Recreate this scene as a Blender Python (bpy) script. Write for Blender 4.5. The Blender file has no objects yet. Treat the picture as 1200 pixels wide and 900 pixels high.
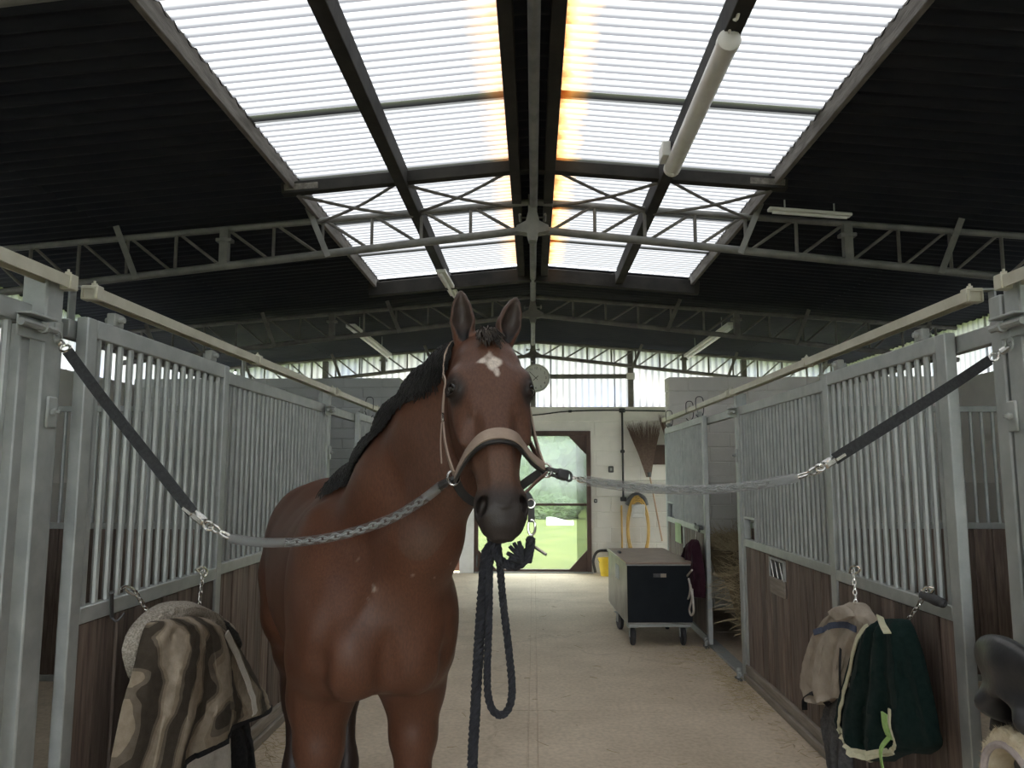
import bpy, bmesh, math, random
import numpy as np
from mathutils import Vector, Matrix, noise as mnoise
random.seed(7); rng = np.random.default_rng(7)
SC = bpy.context.scene
COL = SC.collection
R = math.radians

# ------------------------------------------------------------------ camera, sky, sun, exposure
cam_d = bpy.data.cameras.new('camera'); cam = bpy.data.objects.new('camera', cam_d); COL.objects.link(cam)
cam_d.sensor_width = 36.0; cam_d.lens = 27.0; cam_d.clip_end = 300; cam_d.clip_start = .05
cam.location = (0, 0, 1.65); cam.rotation_euler = (R(90 + 6.654), 0, R(1.580))
SC.camera = cam
world = bpy.data.worlds.new('overcast_sky'); SC.world = world; world.use_nodes = True
_bg = world.node_tree.nodes['Background']
_bg.inputs[0].default_value = (.90, .95, 1.0, 1); _bg.inputs[1].default_value = 4.5
sun_d = bpy.data.lights.new('sun', 'SUN'); sun_d.energy = 2.5; sun_d.angle = R(25); sun_d.color = (1, .95, .88)
sun = bpy.data.objects.new('sun', sun_d); COL.objects.link(sun); sun.rotation_euler = (R(-38), R(-12), 0); sun.location = (0, 5, 20)
SC.view_settings.view_transform = 'Standard'; SC.view_settings.look = 'None'
SC.view_settings.gamma = 1; SC.view_settings.use_curve_mapping = False
SC.view_settings.exposure = 1.12
SC.cycles.diffuse_bounces = 6; SC.cycles.max_bounces = 14; SC.cycles.transparent_max_bounces = 12
SC.cycles.sample_clamp_indirect = 8.0

# ------------------------------------------------------------------ helpers
ORG = {}
def tag(o, label=None, cat=None, group=None, kind=None):
    if label: o['label'] = label
    if cat: o['category'] = cat
    if group: o['group'] = group
    if kind: o['kind'] = kind
    return o
def thing(name, loc, label=None, cat=None, group=None, kind=None):
    o = bpy.data.objects.new(name, None); COL.objects.link(o); o.location = loc; o.empty_display_size = .05
    ORG[o.name] = Vector(loc); return tag(o, label, cat, group, kind)
def link(name, me, parent=None, loc=(0, 0, 0), rot=None, scale=None):
    o = bpy.data.objects.new(name, me); COL.objects.link(o)
    p = Vector(loc); ORG[o.name] = p.copy()
    if parent is not None:
        o.parent = parent; p = p - ORG[parent.name]
    o.location = p
    if rot is not None: o.rotation_euler = rot
    if scale is not None: o.scale = scale
    return o
class MB:
    def __init__(s): s.v = []; s.f = []; s.uv = None
    def add(s, v, f):
        n = len(s.v); s.v.extend([tuple(map(float, p)) for p in v]); s.f.extend([tuple(i + n for i in q) for q in f]); return s
    def box(s, x0, x1, y0, y1, z0, z1, b=0.0, M=None):
        if x0 > x1: x0, x1 = x1, x0
        if y0 > y1: y0, y1 = y1, y0
        if z0 > z1: z0, z1 = z1, z0
        b = min(b, (x1-x0)*.45, (y1-y0)*.45, (z1-z0)*.45)
        if b <= 0:
            v = [(x, y, z) for x in (x0, x1) for y in (y0, y1) for z in (z0, z1)]
            f = [(0,1,3,2),(4,6,7,5),(0,4,5,1),(2,3,7,6),(0,2,6,4),(1,5,7,3)]
        else:
            bm = bmesh.new(); bmesh.ops.create_cube(bm, size=1)
            bmesh.ops.scale(bm, vec=(x1-x0, y1-y0, z1-z0), verts=bm.verts)
            bmesh.ops.translate(bm, vec=((x0+x1)/2, (y0+y1)/2, (z0+z1)/2), verts=bm.verts)
            bmesh.ops.bevel(bm, geom=bm.edges[:], offset=b, segments=1, affect='EDGES', profile=.5)
            bm.verts.index_update(); v = [tuple(q.co) for q in bm.verts]; f = [tuple(q.index for q in p.verts) for p in bm.faces]; bm.free()
        if M is not None: v = [tuple(M @ Vector(p)) for p in v]
        return s.add(v, f)
    def bar(s, a, b, w, h, up=(0, 0, 1), bev=0.0):
        a = Vector(a); b = Vector(b); d = b - a; L = d.length; d.normalize(); u = Vector(up)
        if abs(d.dot(u)) > .98: u = Vector((0, 1, 0))
        x = d.cross(u).normalized(); z = x.cross(d)
        M = Matrix((x, d, z)).transposed().to_4x4(); M.translation = a
        return s.box(-w/2, w/2, 0, L, -h/2, h/2, bev, M)
    def tube(s, pts, r, n=8, closed=False, cap=True, flat=None):
        P = [Vector(p) for p in pts]; m = len(P)
        rr = r if isinstance(r, (list, tuple, np.ndarray)) else [r]*m
        T = []
        for i in range(m):
            a = P[(i-1) % m] if (closed or i > 0) else P[i]; b = P[(i+1) % m] if (closed or i < m-1) else P[i]
            t = (b - a); T.append(t.normalized() if t.length > 1e-9 else Vector((0, 0, 1)))
        u = T[0].orthogonal().normalized() if flat is None else Vector(flat)
        v = []; f = []
        for i in range(m):
            t = T[i]; u = (u - t*u.dot(t));
            u = u.normalized() if u.length > 1e-6 else t.orthogonal().normalized()
            w = t.cross(u)
            for k in range(n):
                an = 2*math.pi*k/n; v.append(P[i] + (u*math.cos(an) + w*math.sin(an))*rr[i])
        for i in range(m if closed else m-1):
            j = (i+1) % m
            for k in range(n): f.append((i*n+k, i*n+(k+1) % n, j*n+(k+1) % n, j*n+k))
        if cap and not closed:
            f.append(tuple(range(n-1, -1, -1))); f.append(tuple((m-1)*n+k for k in range(n)))
        return s.add(v, f)
    def ribbon(s, pts, w, wd, th=.003):
        # strap: w width(s), wd width direction(s), th thickness
        P = [Vector(p) for p in pts]; m = len(P); v = []; f = []
        for i in range(m):
            t = (P[min(i+1, m-1)] - P[max(i-1, 0)]).normalized()
            d = Vector(wd[i] if isinstance(wd, list) else wd); d = (d - t*d.dot(t)).normalized(); q = t.cross(d)
            ww = (w[i] if isinstance(w, (list, np.ndarray)) else w)/2
            v += [P[i]-d*ww-q*th/2, P[i]+d*ww-q*th/2, P[i]+d*ww+q*th/2, P[i]-d*ww+q*th/2]
        for i in range(m-1):
            for k in range(4): f.append((i*4+k, i*4+(k+1) % 4, i*4+4+(k+1) % 4, i*4+4+k))
        f += [(3, 2, 1, 0), tuple((m-1)*4+k for k in range(4))]
        return s.add(v, f)
    def lathe(s, prof, n=20, M=None, cap=True):
        v = []; f = []
        for (r, z) in prof:
            for k in range(n): a = 2*math.pi*k/n; v.append((r*math.cos(a), r*math.sin(a), z))
        for i in range(len(prof)-1):
            for k in range(n): f.append((i*n+k, i*n+(k+1) % n, (i+1)*n+(k+1) % n, (i+1)*n+k))
        if cap: f.append(tuple(range(n-1, -1, -1))); f.append(tuple((len(prof)-1)*n+k for k in range(n)))
        if M is not None: v = [tuple(M @ Vector(p)) for p in v]
        return s.add(v, f)
    def prism(s, poly, y0, y1, M=None):
        n = len(poly); v = [(x, y0, z) for x, z in poly] + [(x, y1, z) for x, z in poly]
        f = [tuple(range(n)), tuple(range(2*n-1, n-1, -1))] + [(i, i+n, (i+1) % n+n, (i+1) % n) for i in range(n)]
        if M is not None: v = [tuple(M @ Vector(p)) for p in v]
        return s.add(v, f)
    def mesh(s, name, mat, off=(0, 0, 0), smooth=True, ang=38):
        me = bpy.data.meshes.new(name); o = Vector(off)
        me.from_pydata([tuple(Vector(p) - o) for p in s.v], [], s.f)
        bm = bmesh.new(); bm.from_mesh(me); bmesh.ops.recalc_face_normals(bm, faces=bm.faces[:]); bm.to_mesh(me); bm.free()
        if mat: me.materials.append(mat)
        if smooth:
            me.polygons.foreach_set('use_smooth', [True]*len(me.polygons)); me.set_sharp_from_angle(angle=R(ang))
        if s.uv is not None:
            L = me.uv_layers.new(name='UVMap'); li = np.zeros(len(me.loops), dtype=np.int32); me.loops.foreach_get('vertex_index', li)
            L.data.foreach_set('uv', np.array(s.uv, dtype=np.float32)[li].ravel())
        me.update(); return me
    def build(s, name, mat, parent=None, smooth=True, ang=38):
        if parent is not None: off = ORG[parent.name]
        else:
            a = np.array(s.v); off = Vector(((a[:, 0].min()+a[:, 0].max())/2, (a[:, 1].min()+a[:, 1].max())/2, a[:, 2].min()))
        return link(name, s.mesh(name, mat, off, smooth, ang), parent, off)
def catmull(pts, n=8):
    P = [Vector(p) for p in pts]; out = []
    for i in range(len(P)-1):
        p0 = P[max(i-1, 0)]; p1 = P[i]; p2 = P[i+1]; p3 = P[min(i+2, len(P)-1)]
        for k in range(n):
            t = k/n
            out.append(.5*((2*p1)+(p2-p0)*t+(2*p0-5*p1+4*p2-p3)*t*t+(3*p1-p0-3*p2+p3)*t**3))
    out.append(P[-1]); return out
# pixel of the 1200x900 photograph -> direction; distance always comes from a plane of the place
_Rm = cam.rotation_euler.to_matrix()
def ray(px, py): return _Rm @ Vector(((px-600)/900., (450-py)/900., -1))
def onX(px, py, X): d = ray(px, py); t = X/d.x; return Vector((X, d.y*t, 1.65+d.z*t))
def onY(px, py, Y): d = ray(px, py); t = Y/d.y; return Vector((d.x*t, Y, 1.65+d.z*t))
def onZ(px, py, Z): d = ray(px, py); t = (Z-1.65)/d.z; return Vector((d.x*t, d.y*t, Z))

# ------------------------------------------------------------------ materials
def mat(name, c1, c2=None, scale=6, rough=.6, metal=0, bump=0, bscale=None, stretch=(1, 1, 1), detail=5, lo=.35, hi=.65, rnd=0, sheen=0, spec=.5, rrange=0, coat=0):
    m = bpy.data.materials.new(name); m.use_nodes = True; N = m.node_tree.nodes; L = m.node_tree.links
    P = N['Principled BSDF']; P.inputs['Roughness'].default_value = rough; P.inputs['Metallic'].default_value = metal
    P.inputs['Specular IOR Level'].default_value = spec
    if sheen: P.inputs['Sheen Weight'].default_value = sheen
    if coat: P.inputs['Coat Weight'].default_value = coat; P.inputs['Coat Roughness'].default_value = .25
    g = N.new('ShaderNodeNewGeometry'); mp = N.new('ShaderNodeMapping'); mp.inputs['Scale'].default_value = stretch
    L.new(g.outputs['Position'], mp.inputs['Vector'])
    if rnd:
        oi = N.new('ShaderNodeObjectInfo'); ad = N.new('ShaderNodeVectorMath'); ad.operation = 'ADD'
        ml = N.new('ShaderNodeMath'); ml.operation = 'MULTIPLY'; ml.inputs[1].default_value = 40
        L.new(oi.outputs['Random'], ml.inputs[0]); L.new(g.outputs['Position'], ad.inputs[0]); L.new(ml.outputs[0], ad.inputs[1]); L.new(ad.outputs[0], mp.inputs['Vector'])
    if c2 is None: c2 = tuple(c*.8 for c in c1)
    nz = N.new('ShaderNodeTexNoise'); nz.inputs['Scale'].default_value = scale; nz.inputs['Detail'].default_value = detail; nz.inputs['Roughness'].default_value = .6
    L.new(mp.outputs[0], nz.inputs['Vector'])
    cr = N.new('ShaderNodeValToRGB'); cr.color_ramp.elements[0].position = lo; cr.color_ramp.elements[1].position = hi
    cr.color_ramp.elements[0].color = (*c1, 1); cr.color_ramp.elements[1].color = (*c2, 1)
    L.new(nz.outputs['Fac'], cr.inputs['Fac']); out = cr.outputs['Color']
    if rnd:
        hs = N.new('ShaderNodeHueSaturation'); mr = N.new('ShaderNodeMapRange'); mr.inputs[3].default_value = 1-rnd; mr.inputs[4].default_value = 1+rnd
        L.new(oi.outputs['Random'], mr.inputs[0]); L.new(mr.outputs[0], hs.inputs['Value']); L.new(out, hs.inputs['Color']); out = hs.outputs['Color']
    L.new(out, P.inputs['Base Color'])
    if rrange:
        mr2 = N.new('ShaderNodeMapRange'); mr2.inputs[3].default_value = rough-rrange; mr2.inputs[4].default_value = rough+rrange
        L.new(nz.outputs['Fac'], mr2.inputs[0]); L.new(mr2.outputs[0], P.inputs['Roughness'])
    if bump:
        n2 = N.new('ShaderNodeTexNoise'); n2.inputs['Scale'].default_value = bscale or scale*4; n2.inputs['Detail'].default_value = 6
        L.new(mp.outputs[0], n2.inputs['Vector']); b = N.new('ShaderNodeBump'); b.inputs['Strength'].default_value = bump; b.inputs['Distance'].default_value = .01
        L.new(n2.outputs['Fac'], b.inputs['Height']); L.new(b.outputs[0], P.inputs['Normal'])
    m['_out'] = 0
    return m
def nodes(m): return m.node_tree.nodes, m.node_tree.links, m.node_tree.nodes['Principled BSDF']

GALV = mat('galvanised_steel', (.33, .352, .345), (.465, .487, .472), 9, .48, .45, .05, 60, lo=.3, hi=.7, rrange=.12)
GALV_D = mat('galvanised_dull', (.30, .32, .31), (.42, .43, .41), 11, .6, .35, .08, 50, lo=.3, hi=.7)
TRACKM = mat('track_steel_yellowed', (.50, .48, .38), (.60, .58, .48), 8, .5, .3, .04, 50)
CHROME = mat('bright_steel', (.75, .74, .70), (.6, .59, .55), 30, .25, 1.0)
IRON = mat('dark_iron', (.06, .06, .065), (.10, .10, .10), 20, .5, .6, .1)
WOOD = mat('stall_wood', (.080, .053, .043), (.25, .195, .158), 3.0, .62, 0, .35, 9, (14, 14, 1.1), lo=.32, hi=.80, rnd=.34)
WOOD_G = mat('kick_board_wood', (.20, .17, .14), (.30, .26, .22), 4, .7, 0, .25, 12, (6, 1, 12))
BLACKROOF = mat('dark_roof_sheet', (.015, .0175, .025), (.024, .026, .032), 2.5, .75, 0, .1, 30, rnd=.12, spec=.2)
BEAM = mat('dark_roof_timber', (.020, .019, .018), (.04, .036, .032), 4, .8, 0, .3, 20, spec=.25)
FASCIA = mat('grey_weathered_timber', (.10, .088, .075), (.18, .165, .145), 5, .85, 0, .5, 18, (6, 1, 6))
TRUSS = mat('truss_grey_paint', (.15, .15, .145), (.24, .235, .22), 6, .6, .2, .1, 40)
TRUSS_D = mat('truss_dusty', (.11, .10, .095), (.19, .18, .165), 6, .7, .1, .2, 40)
LAMPW = mat('lamp_white_plastic', (.62, .61, .57), (.70, .69, .65), 8, .4)
WHITEP = mat('white_plastic', (.75, .75, .72), (.82, .82, .8), 8, .4)
RUBBER = mat('black_rubber', (.02, .02, .022), (.04, .04, .042), 12, .7)
DARKBROWN = mat('dark_brown_frame', (.055, .030, .024), (.09, .05, .04), 6, .55, 0, .1, 30)
# concrete floor
CONC = mat('concrete_floor', (.50, .415, .315), (.66, .56, .44), 1.6, .7, 0, .03, 60, lo=.3, hi=.7, spec=.45)
def conc_detail():
    N, L, P = nodes(CONC); src = P.inputs['Base Color'].links[0].from_socket
    g = N.new('ShaderNodeNewGeometry')
    n = N.new('ShaderNodeTexNoise'); n.inputs['Scale'].default_value = 34; n.inputs['Detail'].default_value = 9; L.new(g.outputs['Position'], n.inputs['Vector'])
    r = N.new('ShaderNodeValToRGB'); r.color_ramp.elements[0].position = .35; r.color_ramp.elements[1].position = .62
    r.color_ramp.elements[0].color = (.86, .85, .83, 1); r.color_ramp.elements[1].color = (1.05, 1.045, 1.03, 1); L.new(n.outputs['Fac'], r.inputs['Fac'])
    v = N.new('ShaderNodeTexVoronoi'); v.feature = 'DISTANCE_TO_EDGE'; v.inputs['Scale'].default_value = .38
    dn = N.new('ShaderNodeTexNoise'); dn.inputs['Scale'].default_value = 3; L.new(g.outputs['Position'], dn.inputs['Vector'])
    va = N.new('ShaderNodeVectorMath'); va.operation = 'MULTIPLY_ADD'; va.inputs[1].default_value = (.5, .5, .5); L.new(dn.outputs['Color'], va.inputs[0]); L.new(g.outputs['Position'], va.inputs[2]); L.new(va.outputs[0], v.inputs['Vector'])
    r2 = N.new('ShaderNodeValToRGB'); r2.color_ramp.elements[0].position = .0; r2.color_ramp.elements[1].position = .012
    r2.color_ramp.elements[0].color = (.87, .86, .85, 1); r2.color_ramp.elements[1].color = (1, 1, 1, 1); L.new(v.outputs['Distance'], r2.inputs['Fac'])
    m1 = N.new('ShaderNodeMixRGB'); m1.blend_type = 'MULTIPLY'; m1.inputs[0].default_value = 1; L.new(src, m1.inputs[1]); L.new(r.outputs[0], m1.inputs[2])
    m2 = N.new('ShaderNodeMixRGB'); m2.blend_type = 'MULTIPLY'; m2.inputs[0].default_value = 1; L.new(m1.outputs[0], m2.inputs[1]); L.new(r2.outputs[0], m2.inputs[2])
    L.new(m2.outputs[0], P.inputs['Base Color'])
conc_detail()
# painted block masonry: white above, grey dado below 1.55 m
def painted(name, hi_c, lo_c, zb):
    m = mat(name, hi_c, tuple(c*.88 for c in hi_c), 2.2, .75, 0, .25, 26)
    N, L, P = nodes(m); src = P.inputs['Base Color'].links[0].from_socket
    g = N.new('ShaderNodeNewGeometry'); sp = N.new('ShaderNodeSeparateXYZ'); L.new(g.outputs['Position'], sp.inputs[0])
    n = N.new('ShaderNodeTexNoise'); n.inputs['Scale'].default_value = 5; L.new(g.outputs['Position'], n.inputs['Vector'])
    a = N.new('ShaderNodeMath'); a.operation = 'MULTIPLY_ADD'; a.inputs[1].default_value = .03; L.new(n.outputs['Fac'], a.inputs[0]); L.new(sp.outputs['Z'], a.inputs[2])
    c = N.new('ShaderNodeMath'); c.operation = 'GREATER_THAN'; c.inputs[1].default_value = zb; L.new(a.outputs[0], c.inputs[0])
    n3 = N.new('ShaderNodeTexNoise'); n3.inputs['Scale'].default_value = 3; n3.inputs['Detail'].default_value = 6; L.new(g.outputs['Position'], n3.inputs['Vector'])
    rr = N.new('ShaderNodeValToRGB'); rr.color_ramp.elements[0].color = (*lo_c, 1); rr.color_ramp.elements[1].color = (*[q*1.25 for q in lo_c], 1); L.new(n3.outputs['Fac'], rr.inputs['Fac'])
    mx = N.new('ShaderNodeMixRGB'); L.new(c.outputs[0], mx.inputs[0]); L.new(rr.outputs[0], mx.inputs[1]); L.new(src, mx.inputs[2]); L.new(mx.outputs[0], P.inputs['Base Color'])
    return m
PAINT = painted('painted_blocks', (.80, .775, .73), (.52, .505, .465), 1.56)
PAINT_G = painted('painted_blocks_grey', (.50, .52, .51), (.42, .43, .42), 1.2)
# translucent corrugated sheet
def sheet_mat(name, col, dirt_and_shade=0.0, rust=0.0, tint=None, tr=.8):
    m = bpy.data.materials.new(name); m.use_nodes = True; N = m.node_tree.nodes; L = m.node_tree.links
    N.remove(N['Principled BSDF']); out = N['Material Output']
    g = N.new('ShaderNodeNewGeometry'); sp = N.new('ShaderNodeSeparateXYZ'); L.new(g.outputs['Position'], sp.inputs[0])
    nz = N.new('ShaderNodeTexNoise'); nz.inputs['Scale'].default_value = 3.0; nz.inputs['Detail'].default_value = 7; L.new(g.outputs['Position'], nz.inputs['Vector'])
    r = N.new('ShaderNodeValToRGB'); r.color_ramp.elements[0].position = .3; r.color_ramp.elements[1].position = .7
    r.color_ramp.elements[0].color = (*[c*.9 for c in col], 1); r.color_ramp.elements[1].color = (*col, 1); L.new(nz.outputs['Fac'], r.inputs['Fac']); c = r.outputs[0]
    def mixc(fac, colr):
        nonlocal c
        mx = N.new('ShaderNodeMixRGB'); L.new(fac, mx.inputs[0]); L.new(c, mx.inputs[1]); mx.inputs[2].default_value = (*colr, 1); c = mx.outputs[0]
    def ramp(sock, a, b):
        q = N.new('ShaderNodeMapRange'); q.inputs[1].default_value = a; q.inputs[2].default_value = b; L.new(sock, q.inputs[0]); return q.outputs[0]
    def mul(a, b):
        q = N.new('ShaderNodeMath'); q.operation = 'MULTIPLY'; L.new(a, q.inputs[0])
        if isinstance(b, float): q.inputs[1].default_value = b
        else: L.new(b, q.inputs[1])
        return q.outputs[0]
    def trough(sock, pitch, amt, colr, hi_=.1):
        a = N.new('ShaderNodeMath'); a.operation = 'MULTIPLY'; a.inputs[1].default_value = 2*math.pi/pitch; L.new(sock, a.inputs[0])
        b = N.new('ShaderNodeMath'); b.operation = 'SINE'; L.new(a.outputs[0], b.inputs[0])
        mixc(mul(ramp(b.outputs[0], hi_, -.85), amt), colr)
    tc = N.new('ShaderNodeTexCoord'); sg = N.new('ShaderNodeSeparateXYZ'); L.new(tc.outputs['Generated'], sg.inputs[0])
    if dirt_and_shade:
        # moss and dust caught under the lap at the sheet ends
        mixc(mul(ramp(sg.outputs['Y'], .075, .02), dirt_and_shade), (.085, .095, .06))
        # shading of the corrugation painted into the sheet colour, darker towards the troughs
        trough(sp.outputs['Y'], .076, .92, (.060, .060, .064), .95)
    if rust:
        ab = N.new('ShaderNodeMath'); ab.operation = 'ABSOLUTE'; L.new(sp.outputs['X'], ab.inputs[0])
        n2 = N.new('ShaderNodeTexNoise'); n2.inputs['Scale'].default_value = 9; n2.inputs['Detail'].default_value = 6; L.new(g.outputs['Position'], n2.inputs['Vector'])
        w = N.new('ShaderNodeMath'); w.operation = 'MULTIPLY_ADD'; w.inputs[1].default_value = -.16; L.new(n2.outputs['Fac'], w.inputs[0]); L.new(ab.outputs[0], w.inputs[2])
        mixc(mul(ramp(w.outputs[0], .27, .11), rust), (.50, .30, .12))
        mixc(mul(ramp(w.outputs[0], .155, .085), rust), (.22, .07, .02))
    if tint:
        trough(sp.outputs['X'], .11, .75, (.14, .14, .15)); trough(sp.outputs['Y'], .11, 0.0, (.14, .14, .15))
        n4 = N.new('ShaderNodeTexNoise'); n4.inputs['Scale'].default_value = 1.3; n4.inputs['Detail'].default_value = 3; L.new(g.outputs['Position'], n4.inputs['Vector'])
        mixc(mul(ramp(n4.outputs['Fac'], .52, .7), .5), tint)
        mixc(mul(ramp(n4.outputs['Fac'], .48, .3), .35), (.56, .49, .48))
    t = N.new('ShaderNodeBsdfTranslucent'); d = N.new('ShaderNodeBsdfDiffuse'); gl = N.new('ShaderNodeBsdfGlossy'); gl.inputs['Roughness'].default_value = .3
    L.new(c, t.inputs[0]); L.new(c, d.inputs[0])
    a = N.new('ShaderNodeMixShader'); a.inputs[0].default_value = tr; L.new(d.outputs[0], a.inputs[1]); L.new(t.outputs[0], a.inputs[2])
    b = N.new('ShaderNodeMixShader'); b.inputs[0].default_value = .03; L.new(a.outputs[0], b.inputs[1]); L.new(gl.outputs[0], b.inputs[2]); L.new(b.outputs[0], out.inputs['Surface'])
    return m
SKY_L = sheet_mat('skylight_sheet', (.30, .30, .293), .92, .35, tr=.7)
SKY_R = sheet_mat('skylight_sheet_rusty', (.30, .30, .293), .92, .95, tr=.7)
GABLE = sheet_mat('gable_sheet', (.36, .36, .36), 0, 0, (.28, .31, .44), tr=.7)
# dirty pale green door glass
def glass_mat(name, tintc, haze, film):
    m = bpy.data.materials.new(name); m.use_nodes = True; N = m.node_tree.nodes; L = m.node_tree.links; N.remove(N['Principled BSDF'])
    t = N.new('ShaderNodeBsdfTransparent'); t.inputs[0].default_value = (*tintc, 1)
    d = N.new('ShaderNodeBsdfTranslucent'); d.inputs[0].default_value = (*film, 1); gl = N.new('ShaderNodeBsdfGlossy'); gl.inputs['Roughness'].default_value = .08
    n = N.new('ShaderNodeTexNoise'); n.inputs['Scale'].default_value = 2.5; n.inputs['Detail'].default_value = 6
    g = N.new('ShaderNodeNewGeometry'); L.new(g.outputs['Position'], n.inputs['Vector'])
    mr = N.new('ShaderNodeMapRange'); mr.inputs[1].default_value = .3; mr.inputs[2].default_value = .7; mr.inputs[3].default_value = haze*.6; mr.inputs[4].default_value = haze*1.3; L.new(n.outputs['Fac'], mr.inputs[0])
    a = N.new('ShaderNodeMixShader'); L.new(mr.outputs[0], a.inputs[0]); L.new(t.outputs[0], a.inputs[1]); L.new(d.outputs[0], a.inputs[2])
    b = N.new('ShaderNodeMixShader'); b.inputs[0].default_value = .04; L.new(a.outputs[0], b.inputs[1]); L.new(gl.outputs[0], b.inputs[2]); L.new(b.outputs[0], N['Material Output'].inputs['Surface'])
    return m
GLASS = glass_mat('door_glass', (.66, .675, .64), .05, (.20, .21, .19))
GLASS_U = glass_mat('door_glass_dusty', (.60, .63, .60), .15, (.25, .28, .26))
TUBEM = glass_mat('clear_tube_plastic', (.86, .87, .88), .30, (.76, .77, .78))
CLEAR = glass_mat('window_glass', (.95, .96, .95), .04, (.5, .5, .5))
# ------------------------------------------------------------------ the building shell
ROOF0, SLOPE = 3.93, .09
def zr(x): return ROOF0 - SLOPE*abs(x)
YF, YB, XW = -9.4, 13.1, 5.2          # front opening, back wall face, side wall face
XL, XR = 1.68, 1.70                   # aisle faces of the stall fronts
# floor: concrete slabs with open joints
floor = MB().box(-XW-.3, XW+.3, YF, YB+.3, -.12, -.006).build('floor', CONC); tag(floor, kind='structure')
ys = [YF, -5.2, -1.2, 2.1, 5.62, 8.35, 11.0, YB+.05]
for xa, xb in ((-XW, -1.78), (-1.77, -.040), (-.034, .018), (.024, 1.78), (1.79, XW)):
    for i in range(len(ys)-1):
        MB().box(xa, xb, ys[i]+.003, ys[i+1]-.003, -.0055, 0, .002).build('slab', CONC, floor, smooth=False)
# ground outside
GRASS = mat('lawn_grass', (.10, .145, .025), (.18, .215, .055), 1.2, .9, 0, .6, 30)
gm = MB(); gm.box(-60, 60, YF-60, 90, -.5, -.125); lawn = gm.build('lawn', GRASS)
tag(lawn, 'bright green lawn outside the glazed door', 'grass', kind='stuff')
# ceiling: corrugated sheets
ceil = thing('ceiling', (0, 4, ROOF0), kind='structure')
def corr(xa, xb, y0, y1, pitch, amp, side, spw=8, nx=1, lift=0.0):
    n = int(round((y1-y0)/pitch*spw)); v = []; f = []
    for i in range(n+1):
        y = y0 + (y1-y0)*i/n; w = amp*math.sin(2*math.pi*(y)/pitch)
        for k in range(nx+1):
            x = xa + (xb-xa)*k/nx; v.append((side*x, y, zr(x)+w+lift))
    for i in range(n):
        for k in range(nx): a = i*(nx+1)+k; f.append((a, a+1, a+nx+2, a+nx+1))
    return MB().add(v, f)
ROWS = [8.3+1.04*k for k in range(-17, 6)]
for i in range(len(ROWS)-1):
    y0, y1 = ROWS[i], ROWS[i+1]+.04
    for sd in (-1, 1):
        if y0 < 8.2: cols = [(0, .17, .03), (1.72, 3.75, .03), (3.45, 5.55, .026)]
        else: cols = [(0, 1.95, .026), (1.72, 3.75, .03), (3.45, 5.55, .026)]
        for (a, b, lf) in cols: corr(a, b, y0, y1, .13, .014, sd, 8, 1, lf).build('roof_sheet', BLACKROOF, ceil, ang=80)
sky_rows = [-8.6, -6.4, -4.8, -3.2, -1.6, .0, 1.45, 2.95, 4.42, 5.40, 6.40, 7.38, 8.30]
for i in range(len(sky_rows)-1):
    y0, y1 = sky_rows[i], sky_rows[i+1] + (.10 if i < len(sky_rows)-2 else 0)
    for sd in (-1, 1):
        for (a, b) in ((.16, .96), (.94, 1.74)):
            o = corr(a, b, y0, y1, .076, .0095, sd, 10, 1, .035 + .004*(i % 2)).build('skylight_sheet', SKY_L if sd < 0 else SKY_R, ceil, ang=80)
            o['label'] = 'translucent corrugated skylight sheet'
# front part of the roof ahead of the skylights is closed by dark sheets too
for sd in (-1, 1): corr(.15, 1.8, YF, -8.55, .13, .014, sd, 8, 1, .03).build('roof_sheet', BLACKROOF, ceil, ang=80)
# timbers around the skylights (each a trim)
tn = [0]
def trim(mb, m):
    tn[0] += 1; o = mb.build('trim_%d' % tn[0], m); tag(o, kind='structure'); return o
for sd in (-1, 1):
    trim(MB().box(sd*1.725, sd*1.76, -8.6, 8.42, zr(1.74)-.075, zr(1.74)+.045, .004), FASCIA)
    trim(MB().box(sd*.09, sd*.165, -8.6, 8.42, zr(.13)-.11, zr(.13)+.012, .004), BEAM)
    trim(MB().box(sd*.905, sd*.99, -8.6, 8.42, zr(.95)-.13, zr(.95)+.006, .004), BEAM)
    for (ya, h, m) in ((5.35, .085, BEAM), (8.30, .15, BEAM), (2.15, .085, BEAM)):
        M = MB(); M.bar((sd*.02, ya, zr(.02)-h/2-.02), (sd*1.82, ya, zr(1.82)-h/2-.02), .075, h, bev=.004); trim(M, m)
    M = MB(); M.bar((sd*1.55, 5.36, zr(1.6)-.06), (sd*1.80, 5.36, zr(1.8)-.06), .10, .05, bev=.004); trim(M, FASCIA)
# ridge conduit pipe
rp = MB().tube([(0.01, YF+.3, 3.80), (0.01, 5.98, 3.80)], .032, 12).tube([(0.005, 6.02, 3.79), (0.0, 12.9, 3.79)], .034, 12).build('ridge_pipe', TRUSS)
tag(rp, 'long grey steel pipe running under the roof ridge', 'pipe')
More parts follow.
